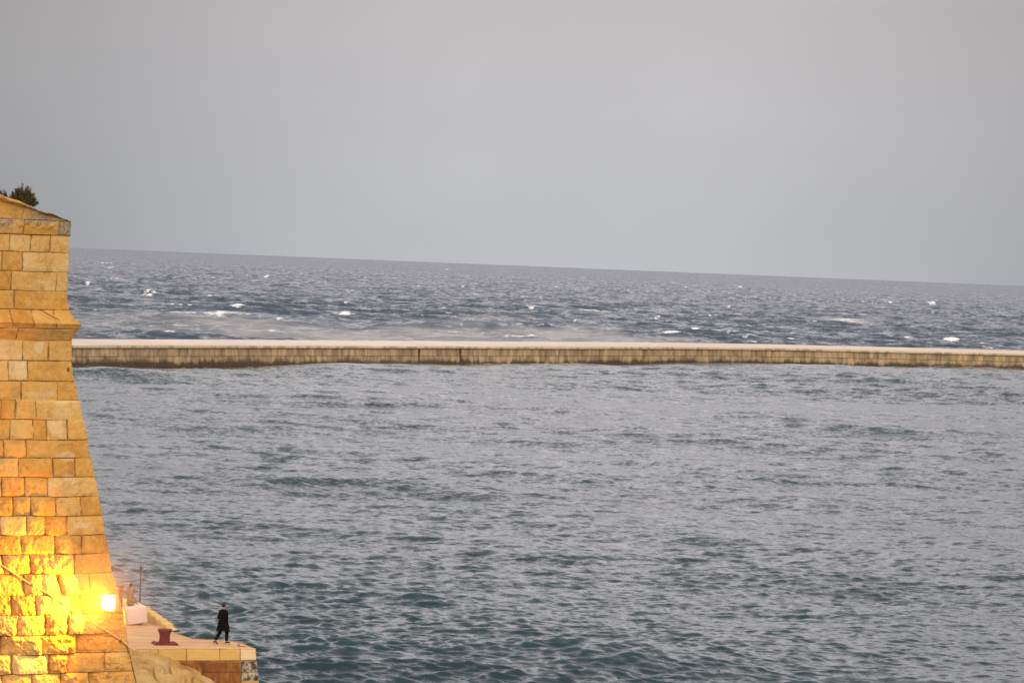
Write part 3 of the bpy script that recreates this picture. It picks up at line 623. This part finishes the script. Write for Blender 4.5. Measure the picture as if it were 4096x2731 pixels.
# ------------------------------------------------------------------ shrub on the bastion top
def shrub(name, px, py, d, w, h, n, seed, label):
    r = np.random.default_rng(seed); c = on_d(px, py, d)
    root = empty(name, tuple(c), 0, label, 'shrub', 'shrubs growing on the bastion top')
    bm = bmesh.new(); tips = []
    for i in range(n):
        a_ = r.uniform(0, 6.28); q = math.sqrt(r.uniform(0, 1)); ex = Vector((w * q * math.cos(a_), w * .8 * q * math.sin(a_), h * (1 - .72 * q * q) * r.uniform(.75, 1.08)))
        mid = Vector((ex.x * .6, ex.y * .6, ex.z * .45)); pts = catmull([(ex.x * .1, ex.y * .1, 0), mid, ex], 4)
        tube(bm, pts, [.012 - .009 * k / (len(pts) - 1) for k in range(len(pts))], 4); tips.append((pts, r.uniform(.8, 1.2)))
    from_bm('stem', bm, M_TW, root)
    bm = bmesh.new()
    for pts, sc in tips:
        for k in range(60):
            t = r.uniform(.22, 1) * (len(pts) - 1); i = min(int(t), len(pts) - 2); p = pts[i].lerp(pts[i + 1], t - i)
            dr_ = Vector((r.normal(), r.normal(), r.normal() + 1.1)).normalized(); sd_ = dr_.cross(Vector((r.normal(), r.normal(), r.normal()))).normalized()
            L_ = r.uniform(.03, .06) * sc; p = p + Vector((r.normal(0, .02), r.normal(0, .02), r.normal(0, .015)))
            v = [bm.verts.new(p), bm.verts.new(p + dr_ * L_ * .5 + sd_ * .014), bm.verts.new(p + dr_ * L_), bm.verts.new(p + dr_ * L_ * .5 - sd_ * .014)]
            bm.faces.new(v)
    from_bm('foliage', bm, M_LEAF, root, smooth=False)
M_TW = simple('twig_bark', (.07, .04, .02), .9, .3, 20, .2)
_M = NM('shrub_leaf', .7, .3); _v = _M.coord(); _M.color(_M.ramp(_M.noise(_v, 7, 4), [(.35, (.028, .028, .010)), (.52, (.065, .058, .016)), (.66, (.14, .075, .025))])); M_LEAF = _M.m
shrub('shrub', 89, 838, 114.2, .60, .90, 230, 3, 'round dark green shrub on top of the bastion')
shrub('shrub', 8, 805, 114.0, .22, .45, 26, 4, 'small dark shrub at the left edge above the parapet of the bastion')

# ------------------------------------------------------------------ quay
ZQ = 2.2
def q(px, py, z=ZQ): return on_z(px, py, z)[:2]
front = [q(x, 2594) for x in (560, 633, 746, 880, 961)]
cornerA = q(961, 2593); cornerB = q(1024, 2592)
back = [q(*p) for p in ((1024, 2592), (1000, 2582), (968.5, 2570), (909, 2559), (845, 2555.6), (774, 2552.6), (747, 2544), (687, 2523), (640, 2500), (585, 2474), (520, 2445), (300, 2395))]
def build_quay():
    # outline, counter-clockwise from the front left
    f0 = q(560, 2594); lft = f0 + (f0 - q(880, 2594)) / np.linalg.norm(f0 - q(880, 2594)) * 30
    ring = [lft] + front[:-1] + [cornerA, cornerB] + back[1:] + [q(300, 2395) + np.array([-30, 12.]), lft + np.array([0, 60.])]
    # deck: fine grid clipped to the outline
    import itertools
    pts = np.array(ring); bm = bmesh.new()
    vs = [bm.verts.new((x, y, ZQ - .012)) for x, y in pts]; f = bm.faces.new(vs)
    bmesh.ops.triangulate(bm, faces=[f]); bmesh.ops.subdivide_edges(bm, edges=bm.edges, cuts=3, use_grid_fill=True); 
    for _ in range(2): bmesh.ops.subdivide_edges(bm, edges=[e_ for e_ in bm.edges if e_.calc_length() > .35], cuts=1, use_grid_fill=True)
    bmesh.ops.triangulate(bm, faces=bm.faces)
    dmask = {}
    from mathutils import geometry as G
    for v in bm.verts:
        if v.is_boundary: continue
        v.co.z += .018 * float(fbm(v.co.x * .8, v.co.y * .8, 91)) + .0
    o = from_bm('quay', bm, M_DECK); tag(o, kind='structure')
    # vertical faces: coping course, then the stained lower courses
    line = [lft] + front[:-1] + [cornerA, cornerB] + back[1:8]
    pl = [Vector((p[0], p[1], 0)) for p in line]; seg_ = [(b - a).length for a, b in zip(pl, pl[1:])]; cum = np.concatenate([[0], np.cumsum(seg_)])
    s = np.unique(np.concatenate([np.arange(0, cum[-1], .03), cum])); x = np.interp(s, cum, [p.x for p in pl]); y = np.interp(s, cum, [p.y for p in pl])
    # segment normals blended a little at the corners
    nx = np.gradient(y, s); ny = -np.gradient(x, s); k = np.ones(5) / 5; nx = np.convolve(nx, k, 'same'); ny = np.convolve(ny, k, 'same'); nl = np.hypot(nx, ny) + 1e-6; nx /= nl; ny /= nl
    z = np.concatenate([[0], [.012, .03, .06], np.arange(.09, .50, .03), [.505, .52, .54], np.arange(.57, 3.6, .035)])
    S, D = np.meshgrid(s, z); 
    sc = [cum[2], cum[3], cum[4], cum[5], cum[6]]; sc = list(sc) + [cum[2] - 1.3 * i for i in range(1, 20)] + [cum[6] + 1.4 * i for i in range(1, 12)]
    cours = np.array([0, .52, 1.02, 1.5, 2.0, 2.5, 3.0, 3.6]); ci = np.clip(np.searchsorted(cours, D, side='right') - 1, 0, 6)
    js = np.array(sorted(sc)); jl = np.array(sorted([c + .05 for c in (cum[5], cum[6])] + [cum[5] - 1.15 * i - .5 for i in range(20)] + [cum[6] + 1.3 * i for i in range(1, 10)]))
    def near(a_): 
        i = np.clip(np.searchsorted(a_, S) - 1, 0, len(a_) - 2); return np.minimum(np.abs(S - a_[i]), np.abs(a_[i + 1] - S)), i
    d0, i0 = near(js); d1, i1 = near(jl); first = ci == 0
    dj = np.where(first, d0, d1); bi = np.where(first, i0, i1)
    dh = np.min(np.abs(D[..., None] - cours[None, None, 1:]), -1)
    jj = np.maximum(np.clip(1 - (dj + .008 * fbm(S * 6, D * 6, 94)) / .025, 0, 1), np.clip(1 - (dh + .01 * fbm(S * 5, D * 5, 95)) / .028, 0, 1))
    tone = ((np.sin(bi * 12.9898 + ci * 4.1) * 43758.5) % 1.0); lowm = sst(.50, .56, D + .03 * fbm(S * 4, D, 96)) 
    corner = (S > cum[5] + .05) & (S < cum[6] + 9)
    tone = np.where(first & corner, .95, tone * .6)
    lich = lowm * (np.where(corner, 1., 0) * sst(1.45, 1.38, D)) + .0; white = (D > 1.5)
    lich = np.maximum(lich, .0); rustm = lowm * (1 - np.where(corner, .9, 0)) * np.where(white & corner, 0, 1)
    edge_n = sst(.06, 0, D) ** 1.5 * .055
    disp = -edge_n - jj * .03 + (D * .12) + .02 * fbm(S * 2.5, D * 2.5, 97) + lowm * (.03 * fbm(S * 3, D * 3, 98) + .0)
    disp = np.where(np.isclose(D, 0), -.06, disp)
    P = np.zeros(S.shape + (3,)); P[..., 0] = x[None] + nx[None] * disp; P[..., 1] = y[None] + ny[None] * disp; P[..., 2] = ZQ - D
    o = grid_mesh('quay_wall', P, M_QUAY, None, (0, 0, 0), dict(tone=tone, joint=jj * .9, low=rustm, lichen=lich), flip=True); tag(o, kind='structure')
build_quay()
# low broken wall on the seaward side
def low_wall():
    base = [(687, 2524), (660, 2512), (630, 2500), (600, 2490), (570, 2482), (520, 2470), (430, 2452)]; ht = [.04, .26, .36, .5, .62, .75, .85]
    p = np.array([q(*b) for b in base]); seg_ = np.hypot(*(p[1:] - p[:-1]).T); cum = np.concatenate([[0], np.cumsum(seg_)])
    s = np.arange(0, cum[-1], .04); x = np.interp(s, cum, p[:, 0]); y = np.interp(s, cum, p[:, 1]); h = np.interp(s, cum, ht)
    stp = np.floor(s / .8 + .3 * vn(s * .5, 0, 3)) * .8; h = np.interp(stp, cum, ht) * .75 + h * .25 + .03 * fbm(s * 3, 0 * s, 99)
    c = (p[0]); root_loc = (c[0], c[1], ZQ)
    rows = []; tn = []
    for f_, dy in [(-.05, 0), (.3, .01), (.6, 0), (.9, .02), (1, .06), (1.0, .3), (1.0, .62), (.8, .7), (-1.5, .75)]:
        nn = .03 * fbm(s * 2.5, f_ * 3 + 0 * s, 101); rows.append(np.stack([x + dy * .35 + nn * .3, y + dy * 1.0 - nn, ZQ - .03 + f_ * h], -1)); tn.append(.5 + .3 * vn(np.floor(s / .8), f_ * 0, 102))
    P = np.array(rows); z_ = np.zeros(P.shape[:2])
    o = grid_mesh('low_wall', P, M_QUAY, None, root_loc, dict(tone=np.array(tn), joint=z_, low=z_, lichen=z_)); tag(o, 'low broken stone wall along the far edge of the quay', 'wall')
low_wall()

# rocks between the bastion and the quay
def rocks():
    # height field in front of the quay wall
    a_ = q(420, 2594)[0]; xs = np.arange(-24, -8.2, .05); ys = np.arange(118, 139.6, .09)
    X, Y = np.meshgrid(xs, ys)
    qy = np.interp(X, [p[0] for p in front], [p[1] for p in front])
    # crest line: the top of the slope leaves the quay wall at x≈-14.3 and falls toward the camera and the right
    ridge = X + 14.35 - .02 * 0
    fwd = np.clip(qy - Y, 0, 40)
    h = ZQ - .12 - .30 * np.clip(ridge + .55, 0, 9) ** 1.2 * 1.35 - .13 * fwd - .012 * fwd ** 1.6
    h += .42 * fbm(X * .5 + 3, Y * .28, 111, 5) * sst(0, 2.5, fwd + .6) + .10 * fbm(X * 2.2, Y * 1.4, 112, 4, .6)
    cr_ = np.abs(vn(X * .35 + Y * .12, Y * .16 - X * .1, 113)); h -= .25 * sst(.12, 0, cr_) * sst(.5, 3, fwd)
    ter = np.round(h * 2.2) / 2.2; h = h * .72 + ter * .28 + .14 * fbm(X * 1.3, Y * .8, 115, 5, .62) * sst(0, 1.0, fwd + .3)
    ck = np.abs(fbm(X * .9 + .8 * Y * .3, Y * .35 - X * .25, 117, 3)); h -= .34 * sst(.07, 0, ck) * sst(.1, 1.2, fwd)
    h += .035 * fbm(X * 6, Y * 4, 118, 4, .65)
    h = np.maximum(h, -1.5)
    P = np.stack([X, Y, h], -1); o = grid_mesh('rocky_shore', P, M_ROCK, None, (0, 0, 0)); tag(o, kind='structure')
rocks()

# ------------------------------------------------------------------ bollard, ring, pole, post, box
bc = on_z(658, 2574, ZQ)
B_ = empty('bollard', (bc[0], bc[1], ZQ), .3, 'dark red iron mooring bollard with a flared top on the pale quay', 'bollard')
bm = bmesh.new(); lathe(bm, [(.27, .0), (.27, .03), (.255, .08), (.235, .18), (.23, .32), (.24, .44), (.27, .52), (.305, .56), (.325, .60), (.325, .64), (.30, .66), (.05, .67)]); from_bm('post', bm, M_IRON, B_)
bm = bmesh.new(); box(bm, (.02, 0, .02), (1.05, .95, .07), None, .02)
for sx, sy in ((-.4, -.36), (.44, -.36), (-.4, .36), (.44, .36)): lathe(bm, [(.035, .05), (.035, .09)], (sx, sy, 0), 6)
from_bm('base_plate', bm, M_IRON, B_)
rc = on_z(954, 2583, ZQ)
R_ = empty('mooring_ring', (rc[0], rc[1], ZQ), .1, 'small rusty mooring ring with a short rod near the quay corner', 'ring')
bm = bmesh.new(); tube(bm, [(.045 * math.cos(t), 0, .075 + .045 * math.sin(t)) for t in [k * math.pi / 8 for k in range(17)]], .013, 8); from_bm('ring', bm, M_RUST, R_)
bm = bmesh.new(); tube(bm, [(0, 0, -.01), (0, 0, .035)], .02, 8); tube(bm, [(.03, 0, .01), (.15, -.06, .015), (.30, -.1, .01)], .012, 8); from_bm('rod', bm, M_RUST, R_)
pc = on_z(557.5, 2450, ZQ)
hp = (2450 - 2259) / F * pc[1]
P_ = empty('pole', (pc[0], pc[1], ZQ), 0, 'thin rusty red pole with a collar near its tip behind the pale box', 'pole')
bm = bmesh.new(); tube(bm, [(0, 0, 0), (0, 0, hp * .5), (0, 0, hp - .12)], [.045, .038, .033], 10); from_bm('shaft', bm, M_RUST, P_)
bm = bmesh.new(); lathe(bm, [(.04, hp - .20), (.058, hp - .18), (.058, hp - .08), (.03, hp - .06), (.028, hp), (.015, hp + .02)], n=12); box(bm, (.07, 0, hp - .12), (.12, .03, .025)); from_bm('collar', bm, M_RUST, P_)
pc = on_z(479, 2478, ZQ); hp = (2478 - 2338) / F * pc[1]
P_ = empty('post', (pc[0], pc[1], ZQ), 0, 'stubby post with a wide flat cap just behind the bright floodlight', 'post')
bm = bmesh.new(); tube(bm, [(0, 0, 0), (0, 0, hp - .06)], [.12, .10], 14); from_bm('shaft', bm, M_RUST, P_)
bm = bmesh.new(); lathe(bm, [(.10, hp - .10), (.16, hp - .07), (.17, hp - .02), (.10, hp)], n=20); from_bm('cap', bm, M_RUST, P_)
# tilted white box
xc = on_z(541, 2496, ZQ)
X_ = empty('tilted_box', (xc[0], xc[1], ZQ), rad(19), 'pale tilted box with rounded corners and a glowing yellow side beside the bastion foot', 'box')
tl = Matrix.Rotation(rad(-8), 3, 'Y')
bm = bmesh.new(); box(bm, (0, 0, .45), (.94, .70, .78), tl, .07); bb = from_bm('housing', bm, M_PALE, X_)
bm = bmesh.new(); box(bm, (0, 0, 0), (.10, .72, .80), None, .03); bmesh.ops.transform(bm, matrix=Matrix.Translation((0, 0, .45)) @ tl.to_4x4() @ Matrix.Translation((-.50, 0, 0)), verts=bm.verts); from_bm('frame', bm, M_HOUS, X_)
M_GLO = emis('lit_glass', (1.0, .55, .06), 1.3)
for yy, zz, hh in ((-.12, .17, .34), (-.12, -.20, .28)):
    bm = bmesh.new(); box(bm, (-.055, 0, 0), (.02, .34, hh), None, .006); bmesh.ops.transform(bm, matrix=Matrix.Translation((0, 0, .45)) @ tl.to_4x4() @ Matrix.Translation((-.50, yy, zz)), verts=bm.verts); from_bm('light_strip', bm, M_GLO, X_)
for sx in (-.3, .3):
    bm = bmesh.new(); box(bm, (sx, 0, .05), (.08, .5, .12)); from_bm('foot', bm, M_HOUS, X_)

# ------------------------------------------------------------------ floodlight on the bastion
LOUT = .62
lp = face_pt(436, 2409, LOUT); wl = face_pt(455, 2409, 0)
aim = (-E1 * .78 + N1 * .60); aim = np.array([aim[0], aim[1], .10]); aim /= np.linalg.norm(aim)
ang = math.atan2(aim[1], aim[0])
FL = empty('floodlight', tuple(lp), ang, 'blazing orange floodlight on a bracket at the bastion corner', 'floodlight')
bm = bmesh.new()
vs = box(bm, (-.06, 0, 0), (.26, .60, .60), None, .05); from_bm('housing', bm, M_HOUS, FL)
M_LAMP = emis('lamp_glass', (1.0, .33, .05), 110.0)
bm = bmesh.new(); bmesh.ops.create_uvsphere(bm, u_segments=32, v_segments=20, radius=1)
for v in bm.verts:
    se = lambda c_: math.copysign(abs(c_) ** .55, c_)
    v.co = Vector((.12 + .10 * v.co.x, .03 + .21 * se(v.co.y), .25 * se(v.co.z)))
from_bm('glass', bm, M_LAMP, FL)
bm = bmesh.new()
loc_w = Vector((wl[0] - lp[0], wl[1] - lp[1], 0)); loc_w.rotate(Matrix.Rotation(-ang, 3, 'Z'))
tube(bm, [(-.1, 0, -.29), (-.12, 0, -.36), tuple(loc_w + Vector((0, 0, -.36)))], .022, 8); from_bm('bracket', bm, M_HOUS, FL)
ld = bpy.data.lights.new('flood', 'AREA'); ld.shape = 'RECTANGLE'; ld.size = .22; ld.size_y = .36; ld.energy = 5000; ld.color = (1.0, .31, .014); ld.spread = rad(172)
lo_ = bpy.data.objects.new('flood', ld); COL.objects.link(lo_)
lo_.location = lp + aim * .38 - np.array([N1[0], N1[1], 0]) * .16; lo_.rotation_euler = Vector(aim).to_track_quat('-Z', 'Y').to_euler()

# cables over the bastion face
def cable(pts, r0, mat, name, label, knots=0, seed=1):
    c = Vector(pts[0]); bm = bmesh.new(); P = [p - c for p in catmull(pts, 14)]; r = np.random.default_rng(seed)
    tube(bm, P, [r0 * (1 + .25 * float(vn(i * .7, 0, seed))) for i in range(len(P))], 8)
    o = from_bm(name, bm, mat, None, c); tag(o, label, 'cable')
    return o, c
th_px = [(-60, 2226), (0, 2256), (60, 2296), (127, 2338), (190, 2372), (255, 2414), (315, 2452), (371, 2495), (402, 2508), (445, 2535), (487, 2560), (520, 2588), (541, 2602)]
o, c = cable([face_pt(x, y, .10 if x < 490 else .10 + (x - 487) * .004) for x, y in th_px], .034, M_CABLE, 'thick_cable', 'thick yellow-brown cable sagging diagonally across the bastion below the floodlight')
for x, y in ((127, 2338), (255, 2414), (371, 2495), (483, 2562)):
    p = Vector(face_pt(x, y, .10)) - c; bm = bmesh.new(); box(bm, p, (.07, .05, .09), Matrix.Rotation(.6, 3, 'Y'), .01); from_bm('clamp', bm, M_WIRE, o)
cable([face_pt(x, y, .07) for x, y in ((-60, 2436), (0, 2450), (71, 2472), (170, 2497), (268, 2517), (330, 2530), (389, 2537), (440, 2543), (487, 2553))], .010, M_WIRE, 'thin_cable', 'thin dark cable running below the thick cable on the bastion')
cable([face_pt(x, y, o_) for x, y, o_ in ((434, 2445, .5), (446, 2475, .4), (462, 2510, .25), (478, 2540, .12), (487, 2553, .08))], .009, M_CABLE, 'lamp_cable', 'thin pale cable hanging from the floodlight down to the thick cable')
cable([face_pt(x, y, .09) for x, y in ((487, 2556), (500, 2572), (512, 2600), (524, 2640), (533, 2680), (541, 2712), (548, 2745))], .014, M_WIRE, 'corner_cable', 'dark cable running down the bastion edge above the rocks')

# ------------------------------------------------------------------ people
def skin(name, nodes, edges, mat, parent, sub=2, root=0):
    names = list(nodes); me = bpy.data.meshes.new(name)
    me.from_pydata([nodes[n][0] for n in names], [(names.index(a_), names.index(b_)) for a_, b_ in edges], [])
    o = link_mesh(name, me, mat, parent); md = o.modifiers.new('skin', 'SKIN'); md.use_smooth_shade = True; md.branch_smoothing = .3
    if not me.skin_vertices: me.skin_vertices.new() if hasattr(me.skin_vertices, 'new') else None
    for i, n in enumerate(names):
        sv = me.skin_vertices[0].data[i]; r = nodes[n][1]; sv.radius = r if isinstance(r, tuple) else (r, r); sv.use_root = (i == root)
    ms = o.modifiers.new('sub', 'SUBSURF'); ms.levels = sub; ms.render_levels = sub
    bpy.context.view_layer.update(); dg = bpy.context.evaluated_depsgraph_get(); me2 = bpy.data.meshes.new_from_object(o.evaluated_get(dg)); o.modifiers.clear(); o.data = me2
    for p in me2.polygons: p.use_smooth = True
    return o
def hand(nodes, edges, side, wrist, dirf, down, r=.009):
    w = Vector(wrist); f = Vector(dirf).normalized(); dn = Vector(down).normalized(); sdv = f.cross(dn).normalized()
    pk = 'palm' + side; nodes[pk] = (tuple(w + f * .055), (.034, .018)); edges.append(('wrist' + side, pk))
    for i, (o_, L_) in enumerate(((-.030, .070), (-.010, .078), (.010, .072), (.030, .058))):
        b_ = w + f * .085 + sdv * o_; m_ = b_ + f * L_ * .5 + dn * .012; t_ = m_ + f * L_ * .3 + dn * .028
        for k, p in (('a', b_), ('b', m_), ('c', t_)): nodes['f%d%s%s' % (i, k, side)] = (tuple(p), r)
        edges += [(pk, 'f%da%s' % (i, side)), ('f%da%s' % (i, side), 'f%db%s' % (i, side)), ('f%db%s' % (i, side), 'f%dc%s' % (i, side))]
    b_ = w + f * .035 - sdv * .035 + dn * .01; t_ = b_ + f * .045 - sdv * .012 + dn * .02
    nodes['ta' + side] = (tuple(b_), .011); nodes['tb' + side] = (tuple(t_), .010); edges += [('palm' + side, 'ta' + side), ('ta' + side, 'tb' + side)]
def person(loc, rz, label, pose, coatm, long_coat, hz=0.0):
    root = empty('person', loc, rz, label, 'person')
    sp_ = pose; n = {}; e_ = []
    n['pelvis'] = ((0, 0, .95), (.13, .10)); n['spine'] = ((0, 0, 1.15), (.125, .09)); n['chest'] = ((-.01, 0, 1.34), (.15, .10)); n['nb'] = ((0, 0, 1.49), .065)
    n['neck'] = ((.012, 0, 1.55), .052)
    ch, sh = math.cos(hz), math.sin(hz); hd = lambda x, y, z: (.015 + x * ch - y * sh, x * sh + y * ch, z)
    n['jaw'] = (hd(.025, 0, 1.605), (.060, .068)); n['skull'] = (hd(.005, 0, 1.69), (.080, .098)); n['crown'] = (hd(-.008, 0, 1.745), (.062, .075))
    n['nose0'] = (hd(.088, 0, 1.665), .014); n['nose1'] = (hd(.112, 0, 1.650), .010); n['chin'] = (hd(.075, 0, 1.585), .022)
    e_ += [('pelvis', 'spine'), ('spine', 'chest'), ('chest', 'nb'), ('nb', 'neck'), ('neck', 'jaw'), ('jaw', 'skull'), ('skull', 'crown'), ('skull', 'nose0'), ('nose0', 'nose1'), ('jaw', 'chin')]
    for sd_, sg in (('L', 1), ('R', -1)):
        n['ear' + sd_] = (hd(-.005, sg * .085, 1.665), (.012, .022)); e_.append(('skull', 'ear' + sd_))
        n['sh' + sd_] = ((-.01, sg * .185, 1.425), .058); n['elbow' + sd_] = (pose['elbow' + sd_], .042); n['wrist' + sd_] = (pose['wrist' + sd_], (.028, .022))
        e_ += [('chest', 'sh' + sd_), ('sh' + sd_, 'elbow' + sd_), ('elbow' + sd_, 'wrist' + sd_)]
        df = Vector(pose['wrist' + sd_]) - Vector(pose['elbow' + sd_]); hand(n, e_, sd_, pose['wrist' + sd_], df, (.1, -sg * .6, -.6))
        n['hip' + sd_] = ((0, sg * .09, .90), .085); n['knee' + sd_] = (pose['knee' + sd_], .058); n['ank' + sd_] = (pose['ank' + sd_], .038); n['toe' + sd_] = (pose['toe' + sd_], (.035, .02))
        e_ += [('pelvis', 'hip' + sd_), ('hip' + sd_, 'knee' + sd_), ('knee' + sd_, 'ank' + sd_), ('ank' + sd_, 'toe' + sd_)]
    body = skin('body', n, e_, M_SKIN, root, 1)
    # trousers
    t = {'p': ((0, 0, .97), (.15, .12))}; te = []
    for sd_, sg in (('L', 1), ('R', -1)):
        k = Vector(pose['knee' + sd_]); an = Vector(pose['ank' + sd_]); m_ = k.lerp(an, .95)
        t['h' + sd_] = ((0, sg * .095, .88), .115); t['k' + sd_] = (tuple(k), .088); t['a' + sd_] = (tuple(m_), .074); te += [('p', 'h' + sd_), ('h' + sd_, 'k' + sd_), ('k' + sd_, 'a' + sd_)]
    skin('trousers', t, te, M_TROUS, root, 2)
    # coat: torso and skirt loft with sleeves, one mesh
    bm = bmesh.new(); hem = .57 if long_coat else .88
    pr = [(1.545, .075, .08, .0), (1.53, .085, .095, .0), (1.49, .10, .17, -.005), (1.45, .13, .225, -.01), (1.38, .16, .25, -.012), (1.25, .165, .24, -.01), (1.10, .165, .225, 0), (1.0, .175, .232, 0), (.88, .20, .25, 0)]
    if long_coat: pr += [(.78, .225, .27, 0), (.68, .25, .29, -.01), (hem, .27, .305, -.012)]
    N = 40; rings = []
    for i, (z, rx, ry, ox) in enumerate(pr):
        rg = []
        for k in range(N):
            a_ = k * 2 * math.pi / N; fold = 1 + (.05 * math.sin(a_ * 7 + 1) + .03 * math.sin(a_ * 11)) * max(0, (1.05 - z) / .45)
            sq = 1 / (abs(math.cos(a_)) ** 2.4 + abs(math.sin(a_)) ** 2.4) ** (1 / 2.4)
            zz = z + (.03 * math.sin(a_ * 2 + .5) if i == len(pr) - 1 else 0)
            rg.append(bm.verts.new((ox + rx * sq * math.cos(a_) * fold, ry * sq * math.sin(a_) * fold, zz)))
        rings.append(rg)
    for a_, b_ in zip(rings, rings[1:]):
        for k in range(N): bm.faces.new((a_[k], a_[(k + 1) % N], b_[(k + 1) % N], b_[k]))
    for sd_, sg in (('L', 1), ('R', -1)):
        el = Vector(pose['elbow' + sd_]); wr = Vector(pose['wrist' + sd_]); tube(bm, catmull([(-.01, sg * .10, 1.44), (-.012, sg * .185, 1.425), tuple(Vector((-.01, sg * .2, 1.42)).lerp(el, .5)), tuple(el), tuple(el.lerp(wr, .5)), tuple(wr)], 5), [.07] * 4 + [.078] * 6 + [.068] * 6 + [.062] * 5 + [.055] * 5, 14)
    from_bm('coat', bm, coatm, root)
    # hair
    bm = bmesh.new(); bmesh.ops.create_icosphere(bm, subdivisions=3, radius=1)
    for v in list(bm.verts):
        x, y, z = v.co
        nx = x * .108; ny = y * .092; nz = z * .105
        if x > .25 and z < .45: nx *= .6; nz = nz * .7 + .02
        if z < -.35: nz = -.035 - .03 * (x < 0)
        v.co = Vector(hd(nx - .012, ny, 1.715 + nz + .004 * math.sin(x * 20 + y * 17)))
    from_bm('hair', bm, M_HAIR, root)
    for sd_ in 'LR':
        an = Vector(pose['ank' + sd_]); to = Vector(pose['toe' + sd_]); f = (to - an); heel = an + Vector((-.05, 0, -.035)) if f.z > -.12 else an + Vector((-.06, 0, -.0))
        bm = bmesh.new(); tube(bm, catmull([tuple(heel), tuple(an.lerp(to, .25) + Vector((0, 0, -.01))), tuple(an.lerp(to, .75)), tuple(to + (to - an).normalized() * .05)], 4), [.042] * 4 + [.052] * 4 + [.044] * 4 + [.026], 12); sh_ = from_bm('shoe', bm, M_SHOE, root)
        bm = bmesh.new(); h2 = heel + Vector((0, 0, -.035)); t2 = to + Vector((.03, 0, -.025)); tube(bm, [h2, h2.lerp(t2, .5), t2], [.03, .036, .03], 10)
        from_bm('sole', bm, M_SOLE, sh_)
    return root
walk = dict(elbowL=(-.04, .275, 1.14), wristL=(.16, .11, 1.12), elbowR=(-.04, -.27, 1.15), wristR=(.17, -.06, 1.05),
            kneeL=(-.10, .09, .50), ankL=(-.40, .085, .14), toeL=(-.26, .085, .03), kneeR=(.16, -.09, .49), ankR=(.15, -.09, .085), toeR=(.30, -.09, .04))
mp_ = on_z(890, 2573, ZQ); person((mp_[0], mp_[1], ZQ), rad(48), 'person in a long black coat walking along the quay edge, seen from behind', walk, M_BLACK, True, hz=rad(-10))
stand = dict(elbowL=(-.04, .25, 1.13), wristL=(.20, .20, .98), elbowR=(-.03, -.25, 1.13), wristR=(.22, -.18, .97),
             kneeL=(.01, .10, .49), ankL=(-.03, .10, .085), toeL=(.11, .11, .04), kneeR=(.03, -.10, .49), ankR=(0, -.10, .085), toeR=(.14, -.11, .04))
mp_ = on_z(519, 2488, ZQ); person((mp_[0], mp_[1], ZQ), rad(8), 'person in a tan jacket standing behind the pale box, facing the sea', stand, M_JACK, False)

# mist volume added about the lamp in place of lens bloom, and spray blown over the breakwater
def mist(name, c, size, dens, noise=None, power=1.0):
    bm = bmesh.new(); bmesh.ops.create_icosphere(bm, subdivisions=3, radius=1)
    for v in bm.verts: v.co = Vector((v.co.x * size[0], v.co.y * size[1], v.co.z * size[2]))
    o = from_bm(name, bm, None, None, Vector(c)); tag(o, kind='stuff')
    m = bpy.data.materials.new(name + '_air'); m.use_nodes = True; t = m.node_tree; t.nodes.clear(); L = t.links.new
    out_ = t.nodes.new('ShaderNodeOutputMaterial'); pv = t.nodes.new('ShaderNodeVolumePrincipled'); pv.inputs['Color'].default_value = (.93, .93, .93, 1)
    tc_ = t.nodes.new('ShaderNodeTexCoord'); mp_ = t.nodes.new('ShaderNodeMapping'); mp_.inputs['Scale'].default_value = tuple(1 / q for q in size); L(tc_.outputs['Object'], mp_.inputs[0])
    g = t.nodes.new('ShaderNodeTexGradient'); g.gradient_type = 'SPHERICAL'; L(mp_.outputs[0], g.inputs[0])
    pw = t.nodes.new('ShaderNodeMath'); pw.operation = 'POWER'; L(g.outputs['Fac'], pw.inputs[0]); pw.inputs[1].default_value = power
    ml = t.nodes.new('ShaderNodeMath'); ml.operation = 'MULTIPLY'; L(pw.outputs[0], ml.inputs[0]); ml.inputs[1].default_value = dens; res = ml.outputs[0]
    if noise:
        m2 = t.nodes.new('ShaderNodeMapping'); m2.inputs['Scale'].default_value = noise; L(tc_.outputs['Object'], m2.inputs[0])
        nz_ = t.nodes.new('ShaderNodeTexNoise'); nz_.inputs['Scale'].default_value = 1; nz_.inputs['Detail'].default_value = 4; L(m2.outputs[0], nz_.inputs['Vector'])
        mr_ = t.nodes.new('ShaderNodeMapRange'); mr_.inputs[1].default_value = .42; mr_.inputs[2].default_value = .72; L(nz_.outputs[0], mr_.inputs[0])
        m3 = t.nodes.new('ShaderNodeMath'); m3.operation = 'MULTIPLY'; L(res, m3.inputs[0]); L(mr_.outputs[0], m3.inputs[1]); res = m3.outputs[0]
    L(res, pv.inputs['Density']); L(pv.outputs[0], out_.inputs['Volume']); o.data.materials.append(m)
    return o
mist('lamp_bloom_mist', Vector(lp) + Vector((.8, 1.0, .2)), (3.4, 4.5, 3.4), .034, None, 1.4)
for px, py, sz, dn in ((900, 1350, (65, 55, 5.0), .030), (2150, 1372, (44, 30, 6.5), .085), (1700, 1374, (34, 24, 5.0), .05)):
    c = on_z(px, py, 1.0); c[1] = max(c[1], float(bw_y(c[0])) + BWW + sz[1] * (.7 if px < 1500 else .15))
    mist('sea_spray', (c[0], c[1], 1.6), sz, dn, (.05, .05, .35), .8)
c = on_z(900, 1288, 2.0); mist('sea_spray', (c[0], c[1], 2.4), (17, 12, 3.2), .075, (.16, .10, 1.0), .8)
c = on_z(3405, 1280, 2.0); mist('sea_spray', (c[0] + 1.5, c[1], 2.2), (6, 5, 1.8), .12, (.5, .3, 1.2), 1.0)
